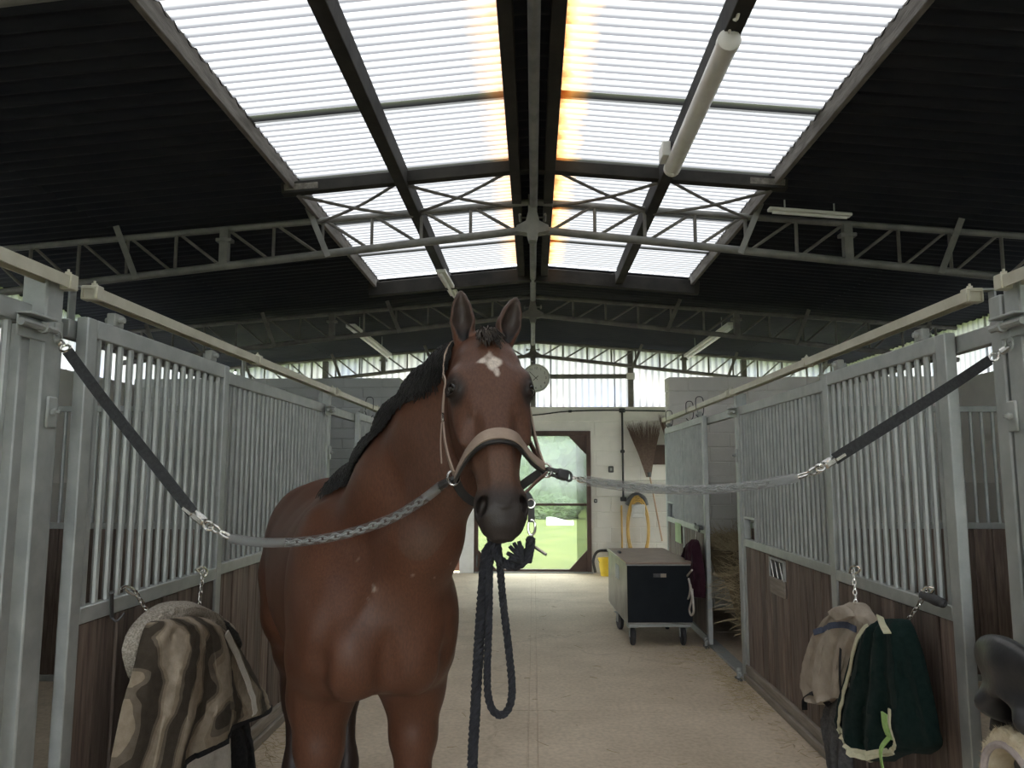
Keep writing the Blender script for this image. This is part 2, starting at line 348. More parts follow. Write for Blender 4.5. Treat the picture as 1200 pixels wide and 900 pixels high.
# trusses
def truss(Y, label, m, md):
    t = thing('roof_truss', (0, Y, 3.0), label, 'truss', 'lattice roof trusses')
    zt = lambda x: 3.83-.082*abs(x); zb = lambda x: 3.60-.113*abs(x)
    for sd in (-1, 1):
        MB().tube([(sd*.03, Y, zt(0)), (sd*5.15, Y, zt(5.15))], .026, 10).build('top_chord', m, t)
        MB().tube([(sd*.03, Y, zb(0)), (sd*5.15, Y, zb(5.15))], .032, 10).build('bottom_chord', m, t)
        xs = [.5+.4*k for k in range(12)]
        for k, x in enumerate(xs):
            if abs(x-2.5) < .01: MB().box(sd*(x-.035), sd*(x+.035), Y-.03, Y+.03, zb(x), zt(x), .003).box(sd*(x-.065), sd*(x+.065), Y-.035, Y+.035, zt(x)-.11, zt(x)-.08, .004).build('post', m, t)
            else: MB().tube([(sd*x, Y, zb(x)), (sd*x, Y, zt(x))], .014, 6).build('upright', md, t)
            xa = x-.4 if k else .12
            MB().tube([(sd*(xa+.02), Y, zb(xa)), (sd*(x-.02), Y, zt(x))], .013, 6).build('diagonal', md, t)
        for x in (1.70, 3.25, 4.7):
            MB().bar((sd*(x-.06), Y-.05, zb(x)-.03), (sd*(x+.10), Y-.10, zr(x)-.01), .018, .045).build('brace', m, t)
    poly = [(-.03, 3.50), (.03, 3.50), (.045, 3.56), (.13, 3.575), (.13, 3.62), (.055, 3.66), (.035, 3.74), (.035, 3.88), (-.035, 3.88), (-.035, 3.74), (-.055, 3.66), (-.13, 3.62), (-.13, 3.575), (-.045, 3.56)]
    h = MB().prism(poly, Y-.05, Y+.05).build('hub', m, t, smooth=False)
    for q in (-.1, .1): MB().tube([(q, Y-.08, 3.70), (q, Y+.08, 3.70)], .012, 6).tube([(-.10, Y, 3.70), (.10, Y, 3.70)], .008, 6).build('bolt', md, h)
    return t
truss(2.58, 'steel lattice roof truss closest to the galvanised posts with the cross ties', TRUSS, TRUSS_D)
truss(6.00, 'steel lattice roof truss crossing under the skylights', TRUSS, TRUSS_D)
truss(9.35, 'steel lattice roof truss just beyond the skylights', TRUSS_D, TRUSS_D)
truss(12.65, 'steel lattice roof truss in front of the translucent gable', TRUSS_D, TRUSS_D)
# wind bracing rods under the skylights
for sd in (-1, 1):
    for (a, b) in ((.17, .93), (.97, 1.72)):
        for (p, q, z0) in ((a, b, -.10), (b, a, -.125)):
            pts = [(sd*p, 5.37, zr(p)+z0+.02), (sd*(p+q)/2+.01, 5.68, zr((p+q)/2)+z0-.012), (sd*q, 5.99, zr(q)+z0)]
            o = MB().tube(catmull(pts, 5), .0125, 6).build('bracing_rod', TRUSS_D)
            tag(o, 'thin crossed steel bracing rod below the skylight', 'rod', 'crossed bracing rods under the skylights')

# masonry of separate blocks
def blocks(wall, axis, face, u0, u1, z0, z1, bl, bh, m, into, holes=(), thick=.06):
    # pieces proud of the wall core; axis 'x': runs along x on plane y=face; 'y': runs along y on plane x=face
    cache = {}; j = .008
    nrow = int(round((z1-z0)/bh)); bh = (z1-z0)/nrow
    for r in range(nrow):
        za, zb2 = z0+r*bh, z0+(r+1)*bh; u = u0 - (bl/2 if r % 2 else 0)
        while u < u1-1e-6:
            a, b = max(u, u0), min(u+bl, u1); u += bl
            segs = [(a, b)]
            for (ha, hb, hz0, hz1) in holes:
                if zb2 > hz0+.02 and za < hz1-.02:
                    ns = []
                    for (p, q) in segs:
                        if q <= ha or p >= hb: ns.append((p, q)); continue
                        if p < ha: ns.append((p, ha))
                        if q > hb: ns.append((hb, q))
                    segs = ns
            for (p, q) in segs:
                if q-p < .03: continue
                key = (round(q-p, 3))
                if key not in cache:
                    L = q-p
                    M = MB().box(-L/2+j/2, L/2-j/2, 0, thick, -bh/2+j/2, bh/2-j/2, .006) if axis == 'x' else MB().box(0, thick, -L/2+j/2, L/2-j/2, -bh/2+j/2, bh/2-j/2, .006)
                    cache[key] = M.mesh('block', m, smooth=False)
                pr = random.uniform(-.0025, .0025)
                f0 = face+pr if into > 0 else face-thick+pr
                loc = ((p+q)/2, f0, (za+zb2)/2) if axis == 'x' else (f0, (p+q)/2, (za+zb2)/2)
                link('block', cache[key], wall, loc)
DX0, DX1, DZ = -1.00, .97, 2.37
D2a, D2b = -2.15, -1.24
wb = MB()
for (a, b, z0, z1) in ((-XW, D2a, 0, 2.78), (D2b, DX0, 0, 2.78), (DX1, XW, 0, 2.78), (DX0, DX1, DZ, 2.78), (D2a, D2b, 2.2, 2.78)): wb.box(a, b, YB+.006, YB+.24, z0, z1)
wall_back = wb.build('wall_back', PAINT, smooth=False); tag(wall_back, kind='structure')
blocks(wall_back, 'x', YB, -XW, XW, 0, 2.53, .5, .253, PAINT, 1, ((DX0, DX1, 0, DZ), (D2a, D2b, 0, 2.2)))
trim(MB().box(-XW, XW, YB-.015, YB+.22, 2.535, 2.78, .006), PAINT)      # ring beam on top of the masonry
for nm, sd in (('wall_left', -1), ('wall_right', 1)):
    added_wins = [(-4.5, -2.5, 1.35, 2.45), (10.35, 12.95, .45, 2.7)]  # unseen side windows, added to bring more light to the back wall
    W_ = MB(); yy = YF
    for (a, b, z0, z1) in added_wins: W_.box(sd*XW, sd*(XW+.24), yy, a, 0, 2.8).box(sd*XW, sd*(XW+.24), a, b, 0, z0).box(sd*XW, sd*(XW+.24), a, b, z1, 2.8); yy = b
    o = W_.box(sd*XW, sd*(XW+.24), yy, YB+.24, 0, 2.8).build(nm, PAINT, smooth=False); tag(o, kind='structure')
    for i, (a, b, z0, z1) in enumerate(added_wins):
        w = thing('window_%d' % (4+i+(0 if sd < 0 else len(added_wins))), (sd*XW, (a+b)/2, z0), kind='structure')
        for (p, q, r_, t_) in ((a, b, z0, z0+.05), (a, b, z1-.05, z1), (a, a+.05, z0+.05, z1-.05), (b-.05, b, z0+.05, z1-.05), ((a+b)/2-.025, (a+b)/2+.025, z0+.05, z1-.05)): MB().box(sd*(XW+.08), sd*(XW+.14), p, q, r_, t_, .004).build('window_frame', WHITEP, w)
        MB().box(sd*(XW+.108), sd*(XW+.112), a+.05, b-.05, z0+.05, z1-.05).build('pane', CLEAR, w, smooth=False)
    # translucent strip above
    w = thing('window_%d' % (2 if sd < 0 else 3), (sd*XW, 4, 2.8), kind='structure')
    y = YF
    while y < YB:
        y1 = min(y+1.1, YB+.2); n = int((y1-y)/.11*6); v = []; f = []
        for i in range(n+1):
            yy = y+(y1-y)*i/n; xx = sd*(XW+.08+.012*math.sin(2*math.pi*yy/.11)); v += [(xx, yy, 2.8), (xx, yy, zr(XW)+.03)]
        for i in range(n): f.append((2*i, 2*i+2, 2*i+3, 2*i+1))
        MB().add(v, f).build('translucent_sheet', GABLE, w, ang=80); y += 1.08
# translucent gable over the back wall
win1 = thing('window_1', (0, YB+.1, 2.78), kind='structure')
x = -XW
while x < XW:
    x1 = min(x+1.12, XW+.2); n = int((x1-x)/.11*6); v = []; f = []
    for i in range(n+1):
        xx = x+(x1-x)*i/n; yy = YB+.12+.012*math.sin(2*math.pi*xx/.11); v += [(xx, yy, 2.76), (xx, yy, zr(xx)+.02)]
    for i in range(n): f.append((2*i, 2*i+2, 2*i+3, 2*i+1))
    MB().add(v, f).build('translucent_sheet', GABLE, win1, ang=80); x += 1.1
for xx in (-3.6, -1.67, 0.0, 1.67, 3.6): MB().box(xx-.045, xx+.045, YB-.02, YB+.07, 2.78, zr(xx)-.02, .004).build('mullion', TRUSS_D if xx else TRUSS_D, win1)
for (a, b) in ((-1.67, 0), (0, 1.67)): MB().box(a+.04, b-.04, YB-.01, YB+.05, 3.27, 3.345, .004).build('rail', TRUSS_D, win1)
MB().box(1.60, 1.74, YB-.035, YB+.0, 3.25, 3.36, .004).build('bracket_plate', LAMPW, win1)
# wall ends / inner cross walls
for nm, sd, X0, m in (('wall_inner_left', -1, XL+.03, PAINT_G), ('wall_inner_right', 1, XR+.03, PAINT)):
    o = MB().box(sd*(X0+.02), sd*XW, 9.81, 10.08, 0, 2.87).build(nm, m, smooth=False); tag(o, kind='structure')
    a, b = sorted((sd*X0, sd*XW)); blocks(o, 'x', 9.80, a, b, 0, 2.88, .5, .18 if sd > 0 else .131, m, 1, (), .05)
    blocks(o, 'y', sd*X0, 9.86, 10.08, 0, 2.88, .5, .18, m, 1 if sd > 0 else -1, (), .04)
# front wall behind the camera with a wide open doorway
wf = MB(); wf.box(-XW-.2, -2.9, YF-.2, YF, 0, 3.4); wf.box(2.9, XW+.2, YF-.2, YF, 0, 3.4); wf.box(-2.9, 2.9, YF-.2, YF, 3.3, 3.66)
tag(wf.build('wall_front', PAINT, smooth=False), kind='structure')

# ------------------------------------------------------------------ back door
d1 = thing('door_1', ((DX0+DX1)/2, YB, 0), kind='structure')
fy0, fy1 = YB+.02, YB+.08
MB().box(DX0, DX0+.07, fy0-.04, fy1, 0, DZ, .004).build('frame_post', DARKBROWN, d1)
MB().box(DX1-.07, DX1, fy0-.04, fy1, 0, DZ, .004).build('frame_post', DARKBROWN, d1)
MB().box(DX0+.07, DX1-.07, fy0-.04, fy1, DZ-.085, DZ, .004).build('frame_head', DARKBROWN, d1)
MB().box(DX0+.07, DX1-.07, fy0, fy1, .0, .06, .004).build('bottom_rail', DARKBROWN, d1)
MB().box(DX0+.07, DX1-.07, fy0, fy1, 1.11, 1.15, .004).build('middle_rail', DARKBROWN, d1)
for sx in (-1, 1):
    xc = DX1-.07 if sx > 0 else DX0+.07
    for (za, zb2) in ((DZ-.085, DZ-.40), (.06, .38)):
        MB().prism([(xc, za), (xc-sx*.30, za), (xc, zb2)], fy0+.0, fy1-.005).build('corner_bracket', DARKBROWN, d1, smooth=False)
MB().box(DX0+.06, DX1-.06, fy0+.025, fy0+.031, 1.15, DZ-.08).build('pane', GLASS_U, d1, smooth=False)
MB().box(DX0+.06, DX1-.06, fy0+.025, fy0+.031, .06, 1.11).build('pane', GLASS, d1, smooth=False)
MB().box(.73, DX1-.06, fy0+.040, fy0+.046, .06, DZ-.08).build('pane', GLASS, d1, smooth=False)
MB().box(DX0-.02, DX1+.02, YB-.03, YB+.14, 0, .022, .004).build('sill', GALV_D, d1)
h = MB().box(-.96, -.93, fy0-.06, fy0-.03, .10, .30, .004).tube([(-.945, fy0-.06, .12), (-.945, fy0-.06, .28)], .018, 8).build('hinge', IRON, d1)
d2 = thing('door_2', ((D2a+D2b)/2, YB, 0), kind='structure')
RED = mat('reddish_board', (.30, .14, .09), (.42, .22, .15), 4, .7, 0, .2, 12, (8, 8, 1), rnd=.15)
n = 7
for i in range(n): MB().box(D2a+(D2b-D2a)*i/n+.003, D2a+(D2b-D2a)*(i+1)/n-.003, YB+.06, YB+.10, .03, 2.18, .004).build('plank', RED, d2, smooth=False)
MB().box(D2b-.0, D2b+.24, YB-.05, YB-.002, 0, 2.3, .006).build('door_post', WHITEP, d2)
# ------------------------------------------------------------------ greenery beyond the door
def bush(name, c, r, seed, m, label, cat, group=None, squash=.8):
    bm = bmesh.new(); bmesh.ops.create_icosphere(bm, subdivisions=5, radius=1)
    for v in bm.verts:
        p = v.co.copy(); k = 1 + .25*mnoise.noise(p*1.7+Vector((seed, 0, 0))) + .16*mnoise.noise(p*5+Vector((0, seed, 0))) + .12*mnoise.noise(p*14+Vector((0, 0, seed)))
        v.co = Vector((p.x*r*k, p.y*r*k*.8, max(p.z*k, -.55)*r*squash))
    me = bpy.data.meshes.new(name); bm.to_mesh(me); bm.free(); me.materials.append(m)
    o = link(name, me, None, (c[0], c[1], -.125+.55*r*squash)); tag(o, label, cat, group); return o
LEAF = mat('hedge_leaves', (.035, .07, .028), (.10, .16, .06), 2.5, .8, 0, 1.0, 12)
LEAF2 = mat('tree_leaves', (.06, .11, .045), (.16, .22, .10), 2.0, .8, 0, 1.0, 10)
for i, (bx, by, br, mm) in enumerate(((-5.6, 38, 2.5, LEAF), (-.2, 39, 2.6, LEAF2), (5.2, 38, 2.5, LEAF), (-3.4, 45, 2.9, LEAF), (3.2, 46, 2.9, LEAF2), (10.2, 45, 3.0, LEAF2))):
    bush('leafy_tree', (bx, by, -.1), br, i*3.1, mm, 'leafy green tree beyond the lawn', 'tree', 'trees beyond the lawn', 1.25)
for i, (bx, by, br) in enumerate(((-3.6, 30.5, 1.0), (-1.3, 31, .9), (.9, 31, .95), (3.1, 30.6, 1.1))):
    bush('low_shrub', (bx, by, -.1), br, 20+i*1.7, LEAF, 'low dark shrub bordering the lawn', 'shrub', 'shrubs at the far edge of the lawn', .62)
# white tarpaulin lying on the shrubs' near side
tp = MB(); v = []; f = []
for i in range(15):
    for k in range(6):
        u, w = i/14, k/5; v.append((.45+.95*u, 27.0+1.1*w, -.14+.28*math.sin(math.pi*w)*(.8+.2*math.sin(5*u+w))-.03*u))
for i in range(14):
    for k in range(5): a = i*6+k; f.append((a, a+6, a+7, a+1))
tp.add(v, f); tarp = tp.build('white_tarpaulin', mat('white_tarp', (.75, .78, .80), (.66, .70, .72), 4, .5))
tag(tarp, 'white tarpaulin heap lying on the lawn beyond the glazed door', 'tarpaulin')
# ------------------------------------------------------------------ stall fronts
BARMESH = {}
def bar_mesh(L, r=.0142):
    k = (round(L, 3), r)
    if k not in BARMESH: BARMESH[k] = MB().tube([(0, 0, 0), (0, 0, L)], r, 8).mesh('bar', GALV)
    return BARMESH[k]
PLANK = {}
def plank_mesh(w, h, t=.028, axis='y', m=WOOD):
    k = (round(w, 3), round(h, 3), axis, m.name)
    if k not in PLANK:
        M = MB().box(0, t, .0028, w-.0028, 0, h, .005) if axis == 'y' else MB().box(.0018, w-.0018, 0, t, 0, h, .0035)
        PLANK[k] = M.mesh('plank', m, smooth=False)
    return PLANK[k]
def infill(t, s, xa, xb, y0, y1, zb, zm, zt, pitch=.08, skip=None, railh=.06, plankw=.13):
    """boards below and bars above, between rails, inside a frame in the plane x = s*xa .. s*xb"""
    xc = s*(xa+xb)/2; n = max(1, int(round((y1-y0)/plankw))); w = (y1-y0)/n
    pm = plank_mesh(w, zm-railh-zb)
    for i in range(n):
        dx = random.uniform(-.004, .004); a = min(s*(xa+.010), s*(xa+.038))
        link('plank', pm, t, (a+dx, y0+i*w, zb))
    nb = int(round((y1-y0)/pitch)); p = (y1-y0)/nb
    for i in range(nb):
        y = y0+(i+.5)*p
        if skip and skip[0] < y < skip[1]:
            link('bar', bar_mesh(zt-skip[2]), t, (xc, y, skip[2]))
        else: link('bar', bar_mesh(zt-zm), t, (xc, y, zm))
def stall_door(s, xa, xb, y0, y1, zm, zt, label, group, mull=None, skip=None, sw=.065):
    t = thing('sliding_stall_door', (s*(xa+xb)/2, (y0+y1)/2, .025), label, 'door', group)
    bx = lambda nm, ya, yb, za, zb2, m=GALV: MB().box(s*xa, s*xb, ya, yb, za, zb2, .004).build(nm, m, t)
    bx('stile', y0, y0+sw, .03, zt); bx('stile', y1-sw, y1, .03, zt)
    bx('top_rail', y0+sw, y1-sw, zt-.07, zt); bx('bottom_rail', y0+sw, y1-sw, .03, .10)
    bx('middle_rail', y0+sw, y1-sw, zm-.06, zm)
    segs = [(y0+sw, y1-sw)]
    if mull:
        bx('mullion', mull-.02, mull+.02, zm, zt-.07); bx('mullion', mull-.02, mull+.02, .10, zm-.06)
        segs = [(y0+sw, mull-.02), (mull+.02, y1-sw)]
    for a, b in segs: infill(t, s, xa, xb, a, b, .10, zm, zt-.07, skip=skip)
    # hangers that ride in the track
    for yy in (y0+.22, y1-.20):
        MB().box(s*(xa+.005), s*(xb-.005), yy-.035, yy+.035, zt, zt+.055, .004).tube([(s*(xa-.015), yy, zt+.03), (s*(xb+.015), yy, zt+.03)], .012, 8).build('hanger', CHROME if False else GALV_D, t)
    return t
def fixed_panel(s, xa, xb, y0, y1, zm, zt, label, group, header=None, skip=None, sw=.05, mull=None):
    t = thing('stall_barrier', (s*(xa+xb)/2, (y0+y1)/2, 0), label, 'stall panel', group)
    bx = lambda nm, ya, yb, za, zb2, m=GALV: MB().box(s*xa, s*xb, ya, yb, za, zb2, .004).build(nm, m, t)
    bx('stile', y0, y0+sw, 0, zt-.07); bx('stile', y1-sw, y1, 0, zt-.07)
    h = header or (y0, y1); bx('header_rail', h[0], h[1], zt-.07, zt)
    bx('middle_rail', y0+sw, y1-sw, zm-.06, zm)
    MB().box(s*(xa-.03), s*xb, y0, y1, 0, .055, .005).box(s*(xa-.012), s*xb, y0, y1, .058, .125, .005).build('kick_board', WOOD_G, t)
    infill(t, s, xa, xb, y0+sw, y1-sw, .125, zm, zt-.07, skip=skip)
    return t
def post(s, xa, xb, y0, y1, z1, label):
    t = thing('stall_post', (s*(xa+xb)/2, (y0+y1)/2, 0), label, 'post', 'galvanised stall posts')
    MB().box(s*xa, s*xb, y0, y1, 0, z1, .006).build('upright', GALV, t)
    MB().box(s*(xa-.02), s*(xb+.02), y0-.02, y1+.02, 0, .012, .002).build('foot_plate', GALV_D, t)
    return t
def keeper(t, s, x, y, z):        # square plate with a bolt
    p = MB().box(s*x, s*(x-.012), y-.028, y+.028, z-.055, z+.055, .006).build('keeper_plate', GALV, t)
    MB().lathe([(.013, 0), (.013, .012), (.007, .016), (.007, .028)], 6, Matrix.Translation((s*(x-.012), y, z)) @ Matrix.Rotation(-s*math.pi/2, 4, 'Y')).build('bolt', GALV_D, p)
def latch(t, s, x, y, z, dy):     # bracket plate with sliding bolt
    b = MB().box(s*x, s*(x-.008), y-.075, y+.075, z-.05, z+.02, .004).box(s*(x-.05), s*x, y-.08, y+.07, z+.02, z+.028, .002).build('latch_bracket', GALV, t)
    MB().tube([(s*(x-.028), y-.09, z-.008), (s*(x-.028), y+.09, z-.008)], .013, 8).tube([(s*(x-.028), y+.02, z-.008), (s*(x-.028), y+.035, z-.008)], .021, 8).build('latch_bolt', GALV_D, b)
def track(s, X0, y0, y1, label):
    t = thing('sliding_door_track', (s*(X0-.02), (y0+y1)/2, 2.29), label, 'track', 'sliding door tracks')
    xa, xb = X0-.045, X0+.008
    M = MB()     # channel open underneath
    M.box(s*xa, s*xb, y0, y1, 2.338, 2.345, 0); M.box(s*xa, s*(xa+.006), y0, y1, 2.302, 2.338); M.box(s*(xb-.006), s*xb, y0, y1, 2.302, 2.338)
    M.build('channel', TRACKM, t, smooth=False)
    n = max(2, int((y1-y0)/1.4)+1)
    for i in range(n):
        y = y0+.03+(y1-y0-.06)*i/(n-1)
        c = MB().box(s*(xa-.006), s*(xb+.006), y-.022, y+.022, 2.298, 2.353, .003).lathe([(.012, 0), (.012, .01), (.005, .012), (.005, .02)], 6, Matrix.Translation((s*(xa+.02), y, 2.353))).build('clamp', TRACKM, t)
        MB().bar((s*(xb+.004), y, 2.348), (s*(X0+.06), y, 2.348), .04, .007).bar((s*(X0+.058), y, 2.350), (s*(X0+.058), y, 2.20), .007, .04, up=(0, 1, 0)).build('bracket', GALV, t)
    return t
# ---- left row
zmL, ztL, zmR, ztR = 1.165, 2.215, 1.125, 2.205
g1 = 'fixed stall panels'; g2 = 'sliding stall doors'
fpL = fixed_panel(-1, XL+.0, XL+.045, .35, 2.49, zmL, ztL, 'barred stall panel with a feed gap beside the left cross tie post', g1, skip=(1.7, 2.42, 1.29))
MB().box(-XL, -XL-.045, 1.70, 2.43, 1.272, 1.29, .003).build('feed_ledge', GALV, fpL)
pL = post(-1, XL-.01, XL+.08, 2.545, 2.64, 2.34, 'galvanised square post holding the cross tie beside the striped fly rug')
keeper(pL, -1, XL-.01, 2.60, 1.86); latch(pL, -1, XL-.01, 2.47, 2.145, .1)
pL2 = post(-1, XL+.03, XL+.08, 2.665, 2.715, 2.20, 'slim galvanised post next to the striped fly rug door')
stall_door(-1, XL-.035, XL+.010, 2.755, 4.09, zmL, ztL+.012, 'closed sliding stall door that the striped fly rug hangs on', g2)
fixed_panel(-1, XL+.015, XL+.06, 4.10, 6.24, zmL, ztL, "fixed barred stall panel behind the horse's rump", g1, header=(2.72, 6.24))
pLc = post(-1, XL+.0, XL+.085, 6.245, 6.33, 2.32, "galvanised square post between the horse's rump and the open doorway")
latch(pLc, -1, XL, 6.22, 2.17, .1); keeper(pLc, -1, XL, 6.30, 1.82)
stall_door(-1, XL-.035, XL+.010, 7.22, 9.30, zmL, ztL+.012, 'slid-open stall door close to the white gable wall, behind the horse', g2)
fixed_panel(-1, XL+.015, XL+.06, 7.45, 9.78, zmL, ztL, 'fixed barred panel behind the open sliding door, beyond the horse', g1, header=(6.34, 9.78))
track(-1, XL, -.6, 2.66, 'yellowed door track above the feed gap panel, left of the cross tie')
track(-1, XL, 2.765, 6.28, 'galvanised door track above the striped fly rug door')
track(-1, XL-.005, 6.36, 9.75, 'galvanised door track beyond the horse with wire hooks')
# ---- right row
fixed_panel(1, XR+.0, XR+.045, .35, 2.62, zmR, ztR, 'barred stall panel behind the black saddle', g1)
pR = post(1, XR-.01, XR+.08, 2.665, 2.755, 2.33, 'galvanised square post holding the cross tie beside the black saddle')
pR2 = post(1, XR+.0, XR+.07, 2.79, 2.865, 2.30, 'galvanised post at the edge of the open gap beside the black saddle')
keeper(pR, 1, XR-.01, 2.74, 1.85); latch(pR, 1, XR-.01, 2.70, 2.175, .1)
stall_door(1, XR-.035, XR+.010, 3.115, 4.45, zmR, ztR+.012, 'sliding stall door that the dark green blanket hangs on', g2, sw=.075)
fR1 = fixed_panel(1, XR+.015, XR+.06, 4.46, 6.45, zmR, ztR, 'fixed barred panel with a small feed hatch, between the hay and the green blanket', g1, header=(2.87, 6.45), skip=(6.12, 6.40, 1.30))
pRc = post(1, XR+.0, XR+.085, 6.455, 6.54, 2.32, 'galvanised square post beside the hay filled doorway')
latch(pRc, 1, XR, 6.52, 2.17, .1); keeper(pRc, 1, XR, 6.48, 1.80)
dR2 = stall_door(1, XR-.035, XR+.010, 7.60, 9.80, zmR, ztR+.012, 'slid-open stall door with the maroon rug and green paper', g2, mull=8.72, skip=(9.3, 9.74, 1.30))
fixed_panel(1, XR+.015, XR+.06, 7.95, 9.78, zmR, ztR, 'fixed barred panel hidden behind the door with the maroon rug', g1, header=(6.55, 9.78))
track(1, XR, -.6, 2.745, 'yellowed door track above the black saddle')
track(1, XR, 2.90, 6.50, 'galvanised door track above the green blanket door')
track(1, XR-.005, 6.56, 9.88, 'galvanised door track above the maroon rug door with wire hooks')
# feed notch frames
for (par, xo, y0, y1, z0, z1) in ((fR1, XR+.016, 6.11, 6.41, zmR, 1.30), (dR2, XR-.034, 9.29, 9.73, zmR, 1.30)):
    t = MB().box(xo, xo+.044, y0, y1, z1-.012, z1+.006, .002).box(xo+.002, xo+.042, y1-.012, y1, z0, z1-.013, .002).box(xo+.002, xo+.042, y0, y0+.012, z0, z1-.013, .002).build('feed_notch_frame', GALV, par)
# feed hatch in the planks
fh = MB().box(XR+.004, XR+.022, 5.405, 5.42, .915, 1.045).box(XR+.004, XR+.022, 5.72, 5.735, .915, 1.045).box(XR+.004, XR+.022, 5.405, 5.735, 1.04, 1.052).build('feed_hatch', GALV_D, fR1)
fh['label'] = 'small feed hatch with steel wires'
MB().box(XR+.006, XR+.022, 5.41, 5.73, .80, .915, .004).build('hatch_board', WOOD_G, fh)
MB().box(XR+.012, XR+.023, 5.42, 5.72, .92, 1.04, .0).build('hatch_recess', RUBBER, fh)  # dark plate painted in for the shade inside the hatch opening
for q in (0, 1, 2): MB().tube([(XR+.008, 5.44+.1*q, .92), (XR+.008, 5.50+.1*q, 1.04)], .005, 6).build('wire', CHROME, fh)
# thresholds across the open doorways
for s, X0, y0, y1, lab in ((1, XR, 6.56, 7.9, 'low floor rail across the hay doorway'), (-1, XL, 6.35, 7.4, "low floor rail across the doorway beyond the horse"), (1, XR, 2.87, 3.6, 'low floor rail under the green blanket door'), (-1, XL, 2.72, 4.09, 'low floor rail under the striped fly rug door')):
    tag(MB().box(s*(X0-.02), s*(X0+.10), y0, y1, 0, .022, .004).build('floor_rail', GALV_D), lab, 'rail', 'floor rails')
# floor guides (brackets) by the posts
for s, X0, y, lab in ((1, XR, 6.45, 'rusty floor guide bracket by the hay doorway post'), (1, XR, 7.62, 'rusty floor guide bracket under the maroon rug door')):
    t = thing('floor_guide', (s*(X0-.05), y, 0), lab, 'bracket', 'floor guides')
    MB().box(s*(X0-.075), s*(X0-.038), y-.06, y+.06, 0, .02, .003).build('base', IRON, t); MB().tube([(s*(X0-.055), y, .02), (s*(X0-.055), y, .10)], .016, 8).tube([(s*(X0-.055), y-.05, .07), (s*(X0-.055), y+.05, .07)], .010, 6).build('roller', GALV_D, t)
# ---- stall partitions: boards with bars above
for s, X0, y, lab in ((-1, XL, 6.29, "wood and bar partition between the stalls behind the striped fly rug"), (1, XR, 6.50, 'wood and bar partition between the stalls behind the green blanket'), (-1, XL, 2.60, 'wood and bar partition beside the left cross tie post'), (1, XR, 2.72, 'wood and bar partition beside the black saddle')):
    t = thing('stall_partition', (s*3.4, y, 0), lab, 'partition', 'stall partitions')
    x0, x1 = X0+.10, XW-.02
    for (za, zb2) in ((1.20, 1.25), (2.16, 2.21), (0, .05)): MB().box(s*x0, s*x1, y-.022, y+.022, za, zb2, .004).build('rail', GALV, t)
    pm = plank_mesh(.15, 1.15, .03, 'x'); n = int((x1-x0)/.15)
    for i in range(n): link('plank', pm, t, (min(s*(x0+i*.15), s*(x0+(i+1)*.15)), y-.015, .05))
    n = int((x1-x0)/.09)
    for i in range(n): link('bar', bar_mesh(.91), t, (s*(x0+(i+.5)*.09), y, 1.25))
# wire hooks hanging on the far tracks
def wire_hook(s, X0, y):
    p = [(s*(X0-.05), y, 2.30), (s*(X0-.052), y, 2.40), (s*(X0-.02), y, 2.425), (s*(X0+.02), y, 2.40), (s*(X0+.022), y, 2.26), (s*(X0-.02), y, 2.215), (s*(X0-.055), y, 2.24)]
    o = MB().tube(catmull(p, 4), .005, 6).build('wire_hook', IRON); tag(o, 'small dark wire hook hung over the sliding door track', 'hook', 'wire hooks on the door tracks')
for y in (7.75, 8.55, 9.4): wire_hook(-1, XL, y)
for y in (7.8, 8.3, 9.55): wire_hook(1, XR, y)
